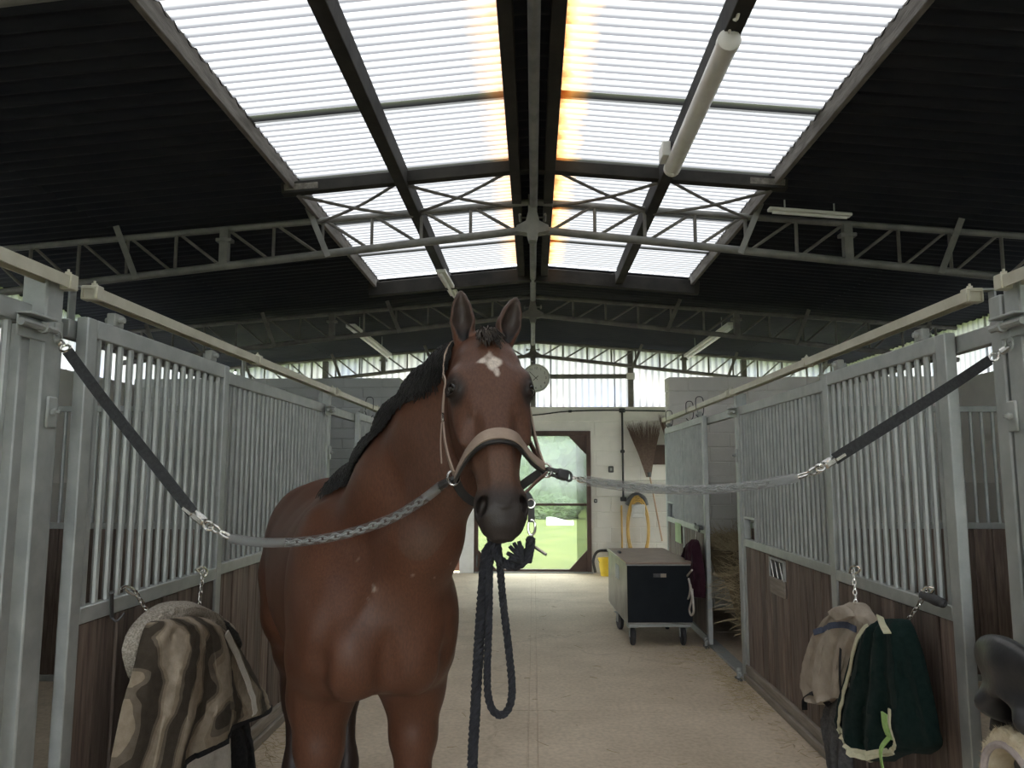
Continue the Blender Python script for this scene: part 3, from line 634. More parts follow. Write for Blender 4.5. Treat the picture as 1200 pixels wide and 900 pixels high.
# ------------------------------------------------------------------ implicit-surface modeller (numpy surface nets)
class Field:
    def __init__(s, gx, gy, gz):
        s.g = [np.asarray(q, dtype=np.float32) for q in (gx, gy, gz)]; s.D = np.full([len(q) for q in s.g], .5, dtype=np.float32)
    def sub(s, lo, hi):
        sl = tuple(slice(max(0, int(np.searchsorted(g, a))-1), int(np.searchsorted(g, b))+1) for g, a, b in zip(s.g, lo, hi))
        return sl, [s.g[0][sl[0]][:, None, None], s.g[1][sl[1]][None, :, None], s.g[2][sl[2]][None, None, :]]
    def comb(s, sl, d, k, cut=False):
        a = s.D[sl]
        if cut: d = -d; h = np.maximum(k-np.abs(a-d), 0)/k; s.D[sl] = np.maximum(a, d)+h*h*k*.25
        else: h = np.maximum(k-np.abs(a-d), 0)/k; s.D[sl] = np.minimum(a, d)-h*h*k*.25
    def cone(s, a, b, ra, rb, k=.05, cut=False):
        a = np.array(a, float); b = np.array(b, float); m = max(ra, rb)+k+.03
        sl, (X, Y, Z) = s.sub(np.minimum(a, b)-m, np.maximum(a, b)+m); d = b-a; L2 = max(float(d@d), 1e-9)
        t = np.clip(((X-a[0])*d[0]+(Y-a[1])*d[1]+(Z-a[2])*d[2])/L2, 0, 1)
        q = np.sqrt((X-a[0]-t*d[0])**2+(Y-a[1]-t*d[1])**2+(Z-a[2]-t*d[2])**2)-(ra+(rb-ra)*t)
        s.comb(sl, q.astype(np.float32), k, cut)
    def chain(s, pts, rs, k=.05, cut=False):
        for i in range(len(pts)-1): s.cone(pts[i], pts[i+1], rs[i], rs[i+1], k, cut)
    def ell(s, c, ax, r, k=.05, cut=False):
        # ax: three orthonormal axes, r: three radii
        c = np.array(c, float); m = max(r)+k+.03; sl, (X, Y, Z) = s.sub(c-m, c+m); A = np.array(ax, float)
        q = 0; g = 0
        for i in range(3):
            p = (X-c[0])*A[i][0]+(Y-c[1])*A[i][1]+(Z-c[2])*A[i][2]; q = q+(p/r[i])**2; g = g+(p/r[i]**2)**2
        q0 = np.sqrt(q); d = q0*(q0-1)/np.maximum(np.sqrt(g), 1e-6)
        s.comb(sl, d.astype(np.float32), k, cut)
    def mesh(s):
        D = s.D; gx, gy, gz = s.g; S = D < 0
        cnt = np.zeros([n-1 for n in D.shape], dtype=np.int8)
        for i in (0, 1):
            for j in (0, 1):
                for k in (0, 1): cnt += S[i:D.shape[0]-1+i, j:D.shape[1]-1+j, k:D.shape[2]-1+k]
        act = np.argwhere((cnt > 0) & (cnt < 8)); idx = np.full(cnt.shape, -1, dtype=np.int32); idx[tuple(act.T)] = np.arange(len(act))
        acc = np.zeros((len(act), 3)); num = np.zeros(len(act)); I, J, K = act.T
        cor = [(i, j, k) for i in (0, 1) for j in (0, 1) for k in (0, 1)]
        for a in cor:
            for ax in range(3):
                if a[ax]: continue
                b = list(a); b[ax] = 1
                da = D[I+a[0], J+a[1], K+a[2]]; db = D[I+b[0], J+b[1], K+b[2]]; m = (da < 0) != (db < 0)
                t = np.where(m, da/np.where(m, da-db, 1), 0)
                pa = np.stack([gx[I+a[0]], gy[J+a[1]], gz[K+a[2]]], 1); pb = np.stack([gx[I+b[0]], gy[J+b[1]], gz[K+b[2]]], 1)
                acc += (pa+(pb-pa)*t[:, None])*m[:, None]; num += m
        V = acc/num[:, None]; F = []
        for ax in range(3):
            a = [slice(None)]*3; b = [slice(None)]*3; a[ax] = slice(0, -1); b[ax] = slice(1, None)
            ch = S[tuple(a)] != S[tuple(b)]; o = [q for q in range(3) if q != ax]
            e = np.argwhere(ch); e = e[(e[:, o[0]] > 0) & (e[:, o[1]] > 0) & (e[:, o[0]] < D.shape[o[0]]-1) & (e[:, o[1]] < D.shape[o[1]]-1)]
            def cell(d0, d1):
                q = e.copy(); q[:, o[0]] -= d0; q[:, o[1]] -= d1; return idx[q[:, 0], q[:, 1], q[:, 2]]
            Q = np.stack([cell(1, 1), cell(0, 1), cell(0, 0), cell(1, 0)], 1); ins = S[e[:, 0], e[:, 1], e[:, 2]]
            if ax == 1: ins = ~ins
            Q[~ins] = Q[~ins][:, ::-1]; F.append(Q)
        F = np.concatenate(F); F = F[(F >= 0).all(1)]
        return V, F
def np_mesh(name, V, F, m, col=None, off=(0, 0, 0)):
    me = bpy.data.meshes.new(name); V = np.asarray(V)-np.array(off)
    me.vertices.add(len(V)); me.vertices.foreach_set('co', V.astype(np.float32).ravel())
    me.loops.add(F.size); me.loops.foreach_set('vertex_index', F.astype(np.int32).ravel())
    me.polygons.add(len(F)); me.polygons.foreach_set('loop_start', np.arange(0, F.size, F.shape[1], dtype=np.int32))
    me.update(calc_edges=True); me.validate()
    me.polygons.foreach_set('use_smooth', [True]*len(me.polygons)); me.materials.append(m)
    if col is not None:
        c = me.color_attributes.new('coat', 'FLOAT_COLOR', 'POINT'); c.data.foreach_set('color', np.concatenate([col, np.ones((len(col), 1))], 1).astype(np.float32).ravel())
    return me
def relax(V, F, n=2, lam=.5, w=None):
    V = V.copy()
    a = np.concatenate([F[:, 0], F[:, 1], F[:, 2], F[:, 3]]); b = np.concatenate([F[:, 1], F[:, 2], F[:, 3], F[:, 0]])
    deg = np.bincount(a, minlength=len(V))+np.bincount(b, minlength=len(V))
    for it in range(n):
        S = np.zeros_like(V)
        for c in range(3): S[:, c] = np.bincount(a, V[b, c], len(V))+np.bincount(b, V[a, c], len(V))
        d = (S/np.maximum(deg, 1)[:, None]-V)*lam
        V += d if w is None else d*w[:, None]
    return V

# ------------------------------------------------------------------ the horse
O2 = np.array([-.49, 2.57, 0]); Ff = np.array([.377, -.926, 0]); Ll = np.array([.926, .377, 0]); UP = np.array([0, 0, 1.])
def W(s, l, z): return O2+s*Ff+l*Ll+z*UP
gx = np.concatenate([np.arange(-1.56, -.36, .011), np.arange(-.36, .16, .0048)]); gy = np.concatenate([np.arange(1.80, 2.50, .0048), np.arange(2.50, 4.36, .011)])
gz = np.concatenate([np.arange(-.02, 1.40, .011), np.arange(1.40, 2.28, .0048)])
H = Field(gx, gy, gz)
def trunk():
    tb = np.array([  # s, top, bottom, half width
        (.035, 1.24, 1.04, .06), (.01, 1.30, .98, .15), (-.05, 1.37, .93, .215), (-.15, 1.47, .885, .25), (-.30, 1.58, .865, .255), (-.42, 1.635, .855, .265),
        (-.55, 1.62, .84, .285), (-.75, 1.565, .83, .31), (-.95, 1.565, .85, .322), (-1.12, 1.60, .90, .315), (-1.25, 1.622, .97, .30),
        (-1.40, 1.60, 1.02, .275), (-1.52, 1.53, 1.08, .22), (-1.60, 1.44, 1.15, .15), (-1.645, 1.36, 1.22, .06)])[::-1]
    sl, (X, Y, Z) = H.sub((-1.56, 2.3, .7), (.0, 4.4, 1.8))
    s = (X-O2[0])*Ff[0]+(Y-O2[1])*Ff[1]; l = (X-O2[0])*Ll[0]+(Y-O2[1])*Ll[1]
    ss = np.linspace(tb[0, 0], tb[-1, 0], 220)
    def col(j):
        v = np.interp(ss, tb[:, 0], tb[:, j]); k = np.hanning(15); k /= k.sum(); return np.convolve(np.pad(v, 7, mode='edge'), k, 'valid')
    top, bot, hw = (np.interp(s, ss, col(j)) for j in (1, 2, 3))
    c = bot+(top-bot)*.52; b = (top-bot)/2
    zz = (Z-c)/b; wid = hw*(1-.20*np.clip(zz, 0, 1)**1.5)
    q = (np.abs(l/wid)**2.3+np.abs(zz)**2.3)**(1/2.3)
    d = (q-1)*np.minimum(hw, b)*.9; d = np.maximum(d, np.maximum(s-.05, -1.66-s))
    H.comb(sl, d.astype(np.float32), .04)
trunk()
for sd in (-1, 1):
    LA = [Ff, Ll, UP]
    # shoulder, breast and upper arm
    H.ell(W(-.12, sd*.155, 1.13), LA, (.155, .125, .21), .07)
    H.ell(W(-.28, sd*.185, 1.25), LA, (.16, .10, .28), .08)
    H.ell(W(-.02, sd*.085, 1.08), LA, (.080, .10, .13), .08)
    H.chain([W(-.20, sd*.165, 1.02), W(-.26, sd*.165, .88), W(-.255, sd*.165, .72), W(-.245, sd*.163, .58), W(-.24, sd*.162, .50), W(-.25, sd*.162, .44), W(-.25, sd*.162, .25), W(-.245, sd*.162, .19), W(-.215, sd*.162, .10)],
            [.125, .105, .078, .056, .054, .040, .034, .042, .036], .05)
    H.chain([W(-.205, sd*.162, .085), W(-.18, sd*.162, .03)], [.048, .062], .02)
    # hindquarter
    H.ell(W(-1.36, sd*.15, 1.30), LA, (.22, .145, .26), .09)
    H.chain([W(-1.36, sd*.155, 1.15), W(-1.34, sd*.16, .98), W(-1.42, sd*.15, .80), W(-1.53, sd*.135, .60), W(-1.535, sd*.13, .52), W(-1.50, sd*.13, .26), W(-1.495, sd*.13, .20), W(-1.46, sd*.13, .10)],
            [.18, .145, .090, .056, .048, .036, .043, .036], .06)
    H.chain([W(-1.45, sd*.13, .085), W(-1.43, sd*.13, .03)], [.048, .060], .02)
for sd in (-1, 1): H.ell(W(.000, sd*.10, 1.045), [Ff, Ll, UP], (.048, .075, .085), .09)      # pectorals
H.chain([W(.075, 0, 1.15), W(.085, 0, 1.02), W(.06, 0, .90)], [.012, .018, .012], .05, cut=True)       # breast groove
for sd in (-1, 1): H.chain([W(.055, sd*.20, 1.22), W(.03, sd*.215, 1.06), W(-.02, sd*.19, .93)], [.010, .012, .010], .06, cut=True)
# neck: crest, core and under line
H.chain([(-.665, 2.96, 1.585), (-.55, 2.78, 1.70), (-.445, 2.63, 1.825), (-.33, 2.49, 1.925), (-.24, 2.40, 1.98), (-.165, 2.33, 2.005)], [.075, .066, .058, .052, .052, .055], .09)
H.chain([(-.60, 2.80, 1.36), (-.46, 2.62, 1.60), (-.32, 2.47, 1.78), (-.20, 2.37, 1.91)], [.19, .135, .105, .085], .10)
H.chain([(-.455, 2.66, 1.24), (-.36, 2.54, 1.44), (-.262, 2.44, 1.63), (-.20, 2.37, 1.78)], [.165, .112, .084, .078], .09)
# head frame
_t = R(31); _h = np.array([.22, -.975, 0]); _h /= np.linalg.norm(_h)
Vv = math.sin(_t)*_h-math.cos(_t)*UP; Nn = math.cos(_t)*_h+math.sin(_t)*UP; Ee = np.array([-_h[1], _h[0], 0])
P0 = np.array([-.141, 2.27, 2.06])
def Hd(e, v, n): return P0+e*Ee+v*Vv+n*Nn
def head():
    tb = np.array([  # v, half width, front n, back n
        (-.05, .030, -.045, -.10), (-.02, .064, -.01, -.14), (.03, .088, .018, -.165), (.08, .104, .036, -.19), (.14, .114, .046, -.215), (.20, .116, .046, -.235), (.26, .112, .040, -.240),
        (.31, .102, .034, -.225), (.36, .086, .028, -.185), (.41, .070, .023, -.140), (.46, .059, .018, -.114), (.51, .057, .013, -.104), (.55, .061, .006, -.102), (.59, .063, -.006, -.100), (.622, .050, -.026, -.087), (.640, .024, -.043, -.068)])
    sl, (X, Y, Z) = H.sub((-.36, 1.82, 1.42), (.14, 2.62, 2.22))
    x, y, z = X-P0[0], Y-P0[1], Z-P0[2]
    e = x*Ee[0]+y*Ee[1]; v = x*Vv[0]+y*Vv[1]+z*Vv[2]; n = x*Nn[0]+y*Nn[1]+z*Nn[2]
    ss = np.linspace(tb[0, 0], tb[-1, 0], 180)
    def col(j):
        q = np.interp(ss, tb[:, 0], tb[:, j]); k = np.hanning(9); k /= k.sum(); return np.convolve(np.pad(q, 4, mode='edge'), k, 'valid')
    hw, fr, bk = (np.interp(v, ss, col(j)) for j in (1, 2, 3))
    c = fr-(fr-bk)*.42; nn = np.where(n > c, (n-c)/(fr-c), (n-c)/(c-bk))
    wid = hw*np.where(nn < 0, 1-.20*np.clip(-nn, 0, 1)**1.5, 1)
    q = (np.abs(e/wid)**2.7+np.abs(nn)**2.4)**(1/2.5)
    d = (q-1)*np.minimum(hw, (fr-bk)/2)*.85; d = np.maximum(d, np.maximum(v-.645, -.055-v))
    H.comb(sl, d.astype(np.float32), .035)
head()
HA = [Ee, Vv, Nn]
for sd in (-1, 1):
    H.ell(Hd(sd*.050, .25, -.155), HA, (.036, .100, .085), .03)           # cheek
    H.ell(Hd(sd*.096, .178, -.008), HA, (.026, .044, .034), .03)          # brow and socket
    H.ell(Hd(sd*.092, .285, -.030), HA, (.016, .085, .015), .022)            # facial crest
    H.ell(Hd(sd*.034, .558, -.028), HA, (.036, .052, .040), .02)          # nostril flare
    H.ell(Hd(sd*.051, .572, -.014), HA, (.012, .028, .012), .008)         # nostril rim
    H.ell(Hd(sd*.054, .568, -.012), [np.array(Ee)*.94+Vv*.34*sd*-1, Vv*.94+Ee*.34*sd, Nn], (.0140, .028, .028), .010, cut=True)
    H.ell(Hd(sd*.062, .40, .012), HA, (.014, .085, .020), .03, cut=True)           # hollow beside the nasal bone
    H.ell(Hd(sd*.072, .105, .050), HA, (.020, .030, .014), .03, cut=True)          # hollow above the eye
    H.ell(Hd(sd*.122, .205, .006), HA, (.018, .0165, .024), .006, cut=True)
    al = np.linspace(-1.35, 1.35, 8)
    H.chain([Hd(sd*(.1165-.012*math.sin(q)), .2065-.0195*math.cos(q), .001+.0255*math.sin(q)) for q in al], [.003]+[.0052]*6+[.003], .007)
    H.chain([Hd(sd*(.1135-.012*math.sin(q)), .2045+.0175*math.cos(q), .001+.0255*math.sin(q)) for q in al], [.0025]+[.0034]*6+[.0025], .006)
H.ell(Hd(0, .612, -.045), HA, (.046, .026, .034), .02)                    # upper lip
H.ell(Hd(0, .600, -.088), HA, (.038, .034, .026), .016)                   # lower lip and chin
H.ell(Hd(0, .640, -.070), HA, (.050, .012, .0045), .008, cut=True)        # mouth line
H.ell(Hd(0, .48, .010), HA, (.024, .10, .010), .03)
# ears
EARCUT = []
for sd, tip in ((-1, np.array([-.222, 2.305, 2.205])), (1, np.array([-.052, 2.335, 2.190]))):
    b = Hd(sd*.060, -.005, -.045); ax = tip-b; fwd = _h+np.array([sd*.18, 0, 0]); fwd /= np.linalg.norm(fwd)
    H.chain([b-ax*.10, b+ax*.18, b+ax*.42, b+ax*.68, b+ax*.88, tip], [.028, .031, .0365, .029, .016, .004], .015)
    cc = [b+ax*.12+fwd*.034, b+ax*.42+fwd*.028, b+ax*.68+fwd*.024, b+ax*.92+fwd*.014]; cr_ = [.014, .0285, .022, .006]; H.chain(cc, cr_, .010, cut=True); EARCUT.append((cc, cr_))
HV, HF = H.mesh()
hm = ((HV[:, 1] > 2.48) | (HV[:, 2] < 1.42)).astype(float)
HV = relax(HV, HF, 4, .5, .25+.75*hm)
def outside(p, gap=.006):
    p = Vector(p)
    for _ in range(14):
        i, j, k = (min(max(int(np.searchsorted(g, c)), 2), len(g)-3) for g, c in zip(H.g, p)); d = float(H.D[i, j, k])
        if d >= gap: break
        g = Vector(((H.D[i+2, j, k]-H.D[i-2, j, k])/(H.g[0][i+2]-H.g[0][i-2]), (H.D[i, j+2, k]-H.D[i, j-2, k])/(H.g[1][j+2]-H.g[1][j-2]), (H.D[i, j, k+2]-H.D[i, j, k-2])/(H.g[2][k+2]-H.g[2][k-2])))
        if g.length < 1e-4: break
        p += g.normalized()*max(gap-d, .002)
    return p
# coat colours (they belong to the animal: bay body, black points, star, dark muzzle and ears)
def coat(V):
    rel = V-P0; e, v, n = rel@Ee, rel@Vv, rel@Nn; z = V[:, 2]
    ns = np.array([mnoise.noise(Vector(p)*9) for p in V]); n2 = np.array([mnoise.noise(Vector(p)*38) for p in V])
    c = np.tile(np.array([.098, .041, .0235]), (len(V), 1)); c *= (1+.16*ns)[:, None]
    def mix(col, w): nonlocal c; w = np.clip(w, 0, 1)[:, None]; c = c*(1-w)+np.array(col)*w
    def st(x, a, b): t = np.clip((x-a)/(b-a), 0, 1); return t*t*(3-2*t)
    isl = (V[:, 1] > 2.5); s = (V-O2)@Ff
    mix((.012, .009, .008), st(z+.03*ns, .66, .46)*(z < .8)*(isl))                                  # black lower legs
    mix((.030, .016, .012), st(z+.04*ns, .98, .62)*(s < -.9)*.8)
    hd = (V[:, 1] < 2.42) & (z > 1.38) & (v > -.08) & (v < .7)
    mix((.090, .046, .032), hd*st(v, .0, .2)*.6)
    mix((.11, .062, .042), hd*st(v, .40, .46)*st(v, .56, .50)*.6)                                  # paler band above the muzzle
    mix((.030, .024, .022), hd*st(v+.010*ns, .490, .560))                                          # dark muzzle
    mix((.075, .058, .050), hd*st(v, .597, .63)*st(n, -.05, -.085)*.8)                              # paler lip
    for sd in (-1, 1):
        r = np.sqrt(((e-sd*.108)/1.0)**2+((v-.208)/1.2)**2+((n-.000))**2); mix((.022, .015, .013), hd*st(r, .056, .026))
        r = np.sqrt((e-sd*.054)**2+((v-.568)*.6)**2+(n+.012)**2); mix((.006, .005, .005), hd*st(r, .022, .012))
    for cc, rr in EARCUT:
        for i in range(len(cc)-1):
            a, b = cc[i], cc[i+1]; d = b-a; t = np.clip(((V-a)@d)/(d@d), 0, 1); q = np.linalg.norm(V-a-t[:, None]*d, axis=1)-(rr[i]+(rr[i+1]-rr[i])*t)
            mix((.0045, .0035, .0035), st(q, .006, .0015))
    ear = (z > 2.045) & (V[:, 1] < 2.42) & (np.abs(e) > .022)
    mix((.045, .030, .024), ear*st(z, 2.15, 2.20)); mix((.06, .040, .032), ear*.55*st(z, 2.06, 2.10))
    # white star
    r = np.sqrt(((e-.008)/.030)**2+((v-.138)/.036)**2)*np.clip(1+.6*ns+.9*n2, .45, 3); tail = np.sqrt(((e-.012-.0)/.010)**2+((v-.172)/.022)**2)*np.clip(1+.4*n2, .5, 2)
    mix((.58, .52, .47), hd*(n > 0)*np.maximum(st(r, 1.0, .45), st(tail, 1.0, .5)*.8))
    # grey flecks on the breast
    fl = (V[:, 1] < 2.75) & (z < 1.42) & (z > 1.1) & (s > -.12); mix((.32, .26, .22), fl*st(np.array([mnoise.noise(Vector(p)*30+Vector((5, 1, 2))) for p in V]), .66, .74)*.7)
    mix((.40, .37, .34), ((z < .22) & (z > .07) & (s < -1))*st(z, .20, .14)*.9)                       # pale hind pasterns
    mix((.05, .045, .04), (z < .075)*1.0)
    return np.clip(c, .003, 1)
COATM = mat('horse_coat', (.2, .08, .04), None, 30, .45, 0, .10, 260, spec=.32)
def coat_mat():
    N, L, P = nodes(COATM); a = N.new('ShaderNodeAttribute'); a.attribute_name = 'coat'
    g = N.new('ShaderNodeNewGeometry'); mp = N.new('ShaderNodeMapping'); mp.inputs['Scale'].default_value = (1, 1, .35); L.new(g.outputs['Position'], mp.inputs[0])
    n = N.new('ShaderNodeTexNoise'); n.inputs['Scale'].default_value = 190; n.inputs['Detail'].default_value = 4; L.new(mp.outputs[0], n.inputs['Vector'])
    r = N.new('ShaderNodeValToRGB'); r.color_ramp.elements[0].position = .3; r.color_ramp.elements[1].position = .7; r.color_ramp.elements[0].color = (.78, .77, .76, 1); r.color_ramp.elements[1].color = (1.18, 1.16, 1.14, 1); L.new(n.outputs['Fac'], r.inputs['Fac'])
    m = N.new('ShaderNodeMixRGB'); m.blend_type = 'MULTIPLY'; m.inputs[0].default_value = 1; L.new(a.outputs['Color'], m.inputs[1]); L.new(r.outputs[0], m.inputs[2]); L.new(m.outputs[0], P.inputs['Base Color'])
coat_mat()
horse = thing('horse', tuple(W(-.75, 0, 0)), 'bay horse with a small white star, standing in cross ties in the aisle', 'horse')
horg = ORG[horse.name]
link('body', np_mesh('body', HV, HF, COATM, coat(HV), horg), horse, horg)
EYEM = mat('eye_dark', (.006, .004, .004), (.012, .008, .006), 20, .08, 0, coat=.6)
for sd in (-1, 1):
    c = Hd(sd*.1025, .2045, .002); M = MB(); M.lathe([(.0001, -.0215)]+[(.0215*math.cos(a), .0215*math.sin(a)) for a in np.linspace(-1.4, 1.4, 12)]+[(.0001, .0215)], 18, Matrix.Translation(Vector(c)))
    o = M.build('eye', EYEM, horse); o['label'] = 'dark brown eye'
# hair: mane, forelock, tail as locks of flat strands
HAIR = mat('black_hair', (.007, .0065, .0065), (.018, .0165, .016), 3, .45, 0, .25, 60, (1, 1, 12), spec=.4)
def strands(name, roots, mkpath, m, parent, label=None):
    M = MB()
    for i, r in enumerate(roots):
        pts, wd, w = mkpath(i, r); P = catmull(pts, 3); n = len(P); P = P[:1]+[outside(q, .003+.005*random.random()) for q in P[1:]]
        M.ribbon(P, [w*(1-.85*(k/(n-1))**1.6) for k in range(n)], wd, .0025)
    o = M.build(name, m, parent, ang=80)
    if label: o['label'] = label
    o['kind'] = 'stuff'; return o
crest = catmull([(-.665, 2.96, 1.645), (-.55, 2.78, 1.755), (-.445, 2.63, 1.875), (-.33, 2.49, 1.970), (-.24, 2.40, 2.025), (-.165, 2.325, 2.055)], 20)
side = Vector((-.72, -.62, 0)).normalized(); nd = Vector((.65, -.76, .35)).normalized()
def mane_path(i, r):
    t, j = r; p = crest[min(int(t*(len(crest)-1)), len(crest)-1)]; L = random.uniform(.085, .135)*(1.0-.25*(t > .85)); sp = random.uniform(.85, 1.12); dr = random.uniform(-.018, .03)
    drop = Vector((0, 0, -1)); a = p+side*random.uniform(-.022, .012)+Vector((0, 0, random.uniform(-.02, -.008)))
    out = side*sp
    return [a, a+out*.035+Vector((0, 0, .008)), a+out*.058+drop*.025-nd*dr*.3, a+out*.072+drop*.55*L-nd*dr, a+out*(.080+.01*random.random())+drop*L-nd*dr*2], nd, random.uniform(.005, .011)
strands('mane', [(random.random()**.9*.955, 0) for _ in range(1250)], mane_path, HAIR, horse, 'long black mane falling over the neck')
def fore_path(i, r):
    e0 = random.uniform(-.024, .026); q = random.uniform(-.03, .012); a = Hd(e0, q, -.02+.03*(q+.03)/.04*0-.012); le = random.uniform(.035, .085)
    k = e0*.5+random.uniform(-.014, .020)
    return [Vector(a), Vector(Hd(e0*1.05+k*.2, q+.02, .012+random.uniform(.0, .008))), Vector(Hd(e0+k*.6, q+le*.6, .038+random.uniform(.0, .005))), Vector(Hd(e0+k, q+le, .046+random.uniform(.0, .005)))], Vector(Ee), random.uniform(.0025, .0055)
HAIR_G = mat('greyed_forelock_hair', (.020, .018, .017), (.085, .072, .062), 26, .5, 0, .2, 60, spec=.3)
strands('forelock', [0]*190, fore_path, HAIR_G, horse, 'short dark forelock between the ears')
def tail_path(i, r):
    an = random.uniform(0, 6.28); q = random.random()**.5*.05; b = W(-1.63+q*math.cos(an)*.5, q*math.sin(an), 1.40+random.uniform(-.03, .03)); L = random.uniform(.75, 1.0)
    d = lambda s, z: Vector(b-Ff*s+np.array([0, 0, -z])+Ll*q*math.sin(an)*z*.8)
    return [d(-.05, 0), d(.04, .05), d(.07, L*.35), d(.05, L*.7), d(.03+random.uniform(-.03, .03), L)], Vector(Ll), random.uniform(.012, .022)
strands('tail', [0]*170, tail_path, HAIR, horse, 'long black tail')
# ------------------------------------------------------------------ halter
TAN = mat('tan_leather', (.27, .20, .16), (.36, .275, .22), 14, .6, 0, .15, 120)
BLK = mat('black_leather', (.014, .013, .013), (.03, .028, .027), 14, .45, 0, .15, 90)
BRNL = mat('brown_leather', (.10, .05, .035), (.15, .08, .055), 14, .55, 0, .15, 90)
hal = thing('halter', tuple(Hd(0, .40, -.08)), 'tan padded leather halter on the bay horse', 'halter')
def hp(pts, n=5): return catmull([Vector(Hd(*p)) for p in pts], n)
nb = [(-.105, .425, -.105), (-.094, .412, -.065), (-.076, .398, -.015), (-.045, .386, .028), (0, .382, .043), (.045, .386, .030), (.074, .395, -.005), (.098, .404, -.035), (.122, .412, -.055), (.140, .418, -.068)]
P = hp(nb); k = len(P)
wd = [Vector(Vv)*.95+Vector(Ee)*(.5*(i/(k-1)-.5)) for i in range(k)]
MB().ribbon([p+Vector(Nn)*.004 for p in P], [.025+.008*math.sin(math.pi*i/(k-1)) for i in range(k)], wd, .006).build('noseband', TAN, hal)
MB().ribbon([p+Vector(Vv)*.008-Vector(Nn)*.002 for p in P], [.030+.008*math.sin(math.pi*i/(k-1)) for i in range(k)], wd, .008).build('noseband_padding', BLK, hal)
ck = hp([(-.108, .415, -.105), (-.120, .36, -.110), (-.128, .30, -.108), (-.131, .24, -.098), (-.128, .18, -.092), (-.120, .12, -.090), (-.108, .06, -.095), (-.088, .01, -.105), (-.055, -.035, -.105), (0, -.055, -.10), (.055, -.035, -.105), (.088, .01, -.105), (.108, .06, -.095), (.120, .12, -.090), (.128, .20, -.095), (.132, .28, -.095), (.136, .35, -.088), (.142, .41, -.075)])
cki = [outside(p, .006) if i > 3 and i < len(ck)-12 else p for i, p in enumerate(ck)]
MB().ribbon(cki, .021, [Vector(Nn)*.9+Vector(Vv)*.2]*len(cki), .005).build('cheek_strap', TAN, hal)
b = MB()
bp = Vector(outside(Hd(-.131, .235, -.098), .012)); ring = [bp+Vector(Vv)*.018*math.sin(q)+Vector(Nn)*.014*math.cos(q) for q in np.linspace(0, 2*math.pi, 13)[:-1]]
b.tube(ring, .003, 6, closed=True).build('buckle', CHROME, hal)
MB().ribbon([outside(p, .004) for p in hp([(-.135, .25, -.10), (-.139, .31, -.115), (-.138, .37, -.125)])], [.014]*10+[.006], Vector(Nn), .003).build('strap_end', TAN, hal)
ch = hp([(-.105, .430, -.108), (-.085, .452, -.142), (-.050, .470, -.165), (0, .478, -.170), (.045, .465, -.150), (.085, .445, -.115), (.135, .425, -.075)])
MB().ribbon([outside(p, .004) for p in ch], .024, [Vector(Vv)*.7+Vector(Nn)*-.7]*len(ch), .006).build('chin_strap', BLK, hal)
# second strap behind the right ring and the hanging chin piece
MB().ribbon(hp([(.146, .420, -.085), (.135, .36, -.105), (.125, .30, -.125), (.112, .22, -.15)]), .020, Vector(Nn), .005).build('throat_strap', BRNL, hal)
Rl = Vector(Hd(-.110, .428, -.107)); Rr = Vector(Hd(.146, .424, -.072))
for c in (Rl, Rr):
    rg = [c+Vector(Vv)*.022*math.sin(q)+Vector(Ee)*.016*math.cos(q) for q in np.linspace(0, 2*math.pi, 17)[:-1]]
    MB().tube(rg, .0035, 8, closed=True).build('ring', CHROME, hal)
YL = 2.06     # plane below the chin in which the rope hangs
MB().ribbon(catmull([Rr+Vector((0, -.01, -.01)), onY(628, 565, 2.09), onY(614, 580, YL)], 5), .018, Vector((.6, 0, .8)), .005).build('jaw_strap', BRNL, hal)
MB().ribbon(catmull([onY(614, 576, YL), onY(621, 585, YL), onY(622.5, 598, YL), onY(622.5, 612, YL)], 5), .017, Vector((1, .2, 0)), .006).build('hanging_strap', BLK, hal)
MB().tube([onY(622+5*math.cos(q), 590+5*math.sin(q), YL-.006) for q in np.linspace(0, 2*math.pi, 11)[:-1]], .0022, 6, closed=True).build('small_buckle', CHROME, hal)
rc = [onY(623+4.2*math.cos(q), 618+9*math.sin(q), YL) for q in np.linspace(0, 2*math.pi, 17)[:-1]]
MB().tube(rc, .0035, 8, closed=True).build('oval_ring', CHROME, hal)
# ------------------------------------------------------------------ lead rope
ROPE = mat('navy_black_rope', (.010, .011, .016), (.024, .025, .032), 60, .8, 0, .5, 240)
def rope_mesh(M, pts, r, pitch=.045):
    P = [Vector(p) for p in pts]; L = [0]
    for i in range(1, len(P)): L.append(L[-1]+(P[i]-P[i-1]).length)
    n = max(4, int(L[-1]/.007)); Q = []
    for i in range(n+1):
        s = L[-1]*i/n; j = max(1, int(np.searchsorted(L, s))); j = min(j, len(P)-1); a = (s-L[j-1])/max(L[j]-L[j-1], 1e-6); Q.append(P[j-1].lerp(P[j], a))
    for ph in range(3):
        out = []; u = Vector((0, 1, 0))
        for i in range(n+1):
            t = (Q[min(i+1, n)]-Q[max(i-1, 0)]).normalized(); u = (u-t*u.dot(t)).normalized(); w = t.cross(u); an = 2*math.pi*(L[-1]*i/n/pitch+ph/3)
            out.append(Q[i]+(u*math.cos(an)+w*math.sin(an))*r*.48)
        M.tube(out, r*.58, 6)
    return M
lead = thing('lead_rope', tuple(onY(565, 640, YL)), "braided black lead rope hanging in a loop below the horse's chin", 'rope')
px = lambda l, Y=YL: [onY(a, b, Y) for a, b in l]
endA = onY(553, 900, YL+.02)
pa = catmull([onY(575, 640, YL+.03), *px([(569, 652), (565, 700), (561, 760), (557, 830), (553.5, 900)], YL+.02), (endA.x-.01, YL+.03, .5), (endA.x-.012, YL+.04, .15), (endA.x-.02, YL-.02, .035), (endA.x-.16, YL-.10, .028), (endA.x-.28, YL+.06, .028), (endA.x-.16, YL+.2, .028)], 6)
rope_mesh(MB(), pa, .0145).build('hanging_end', ROPE, lead)
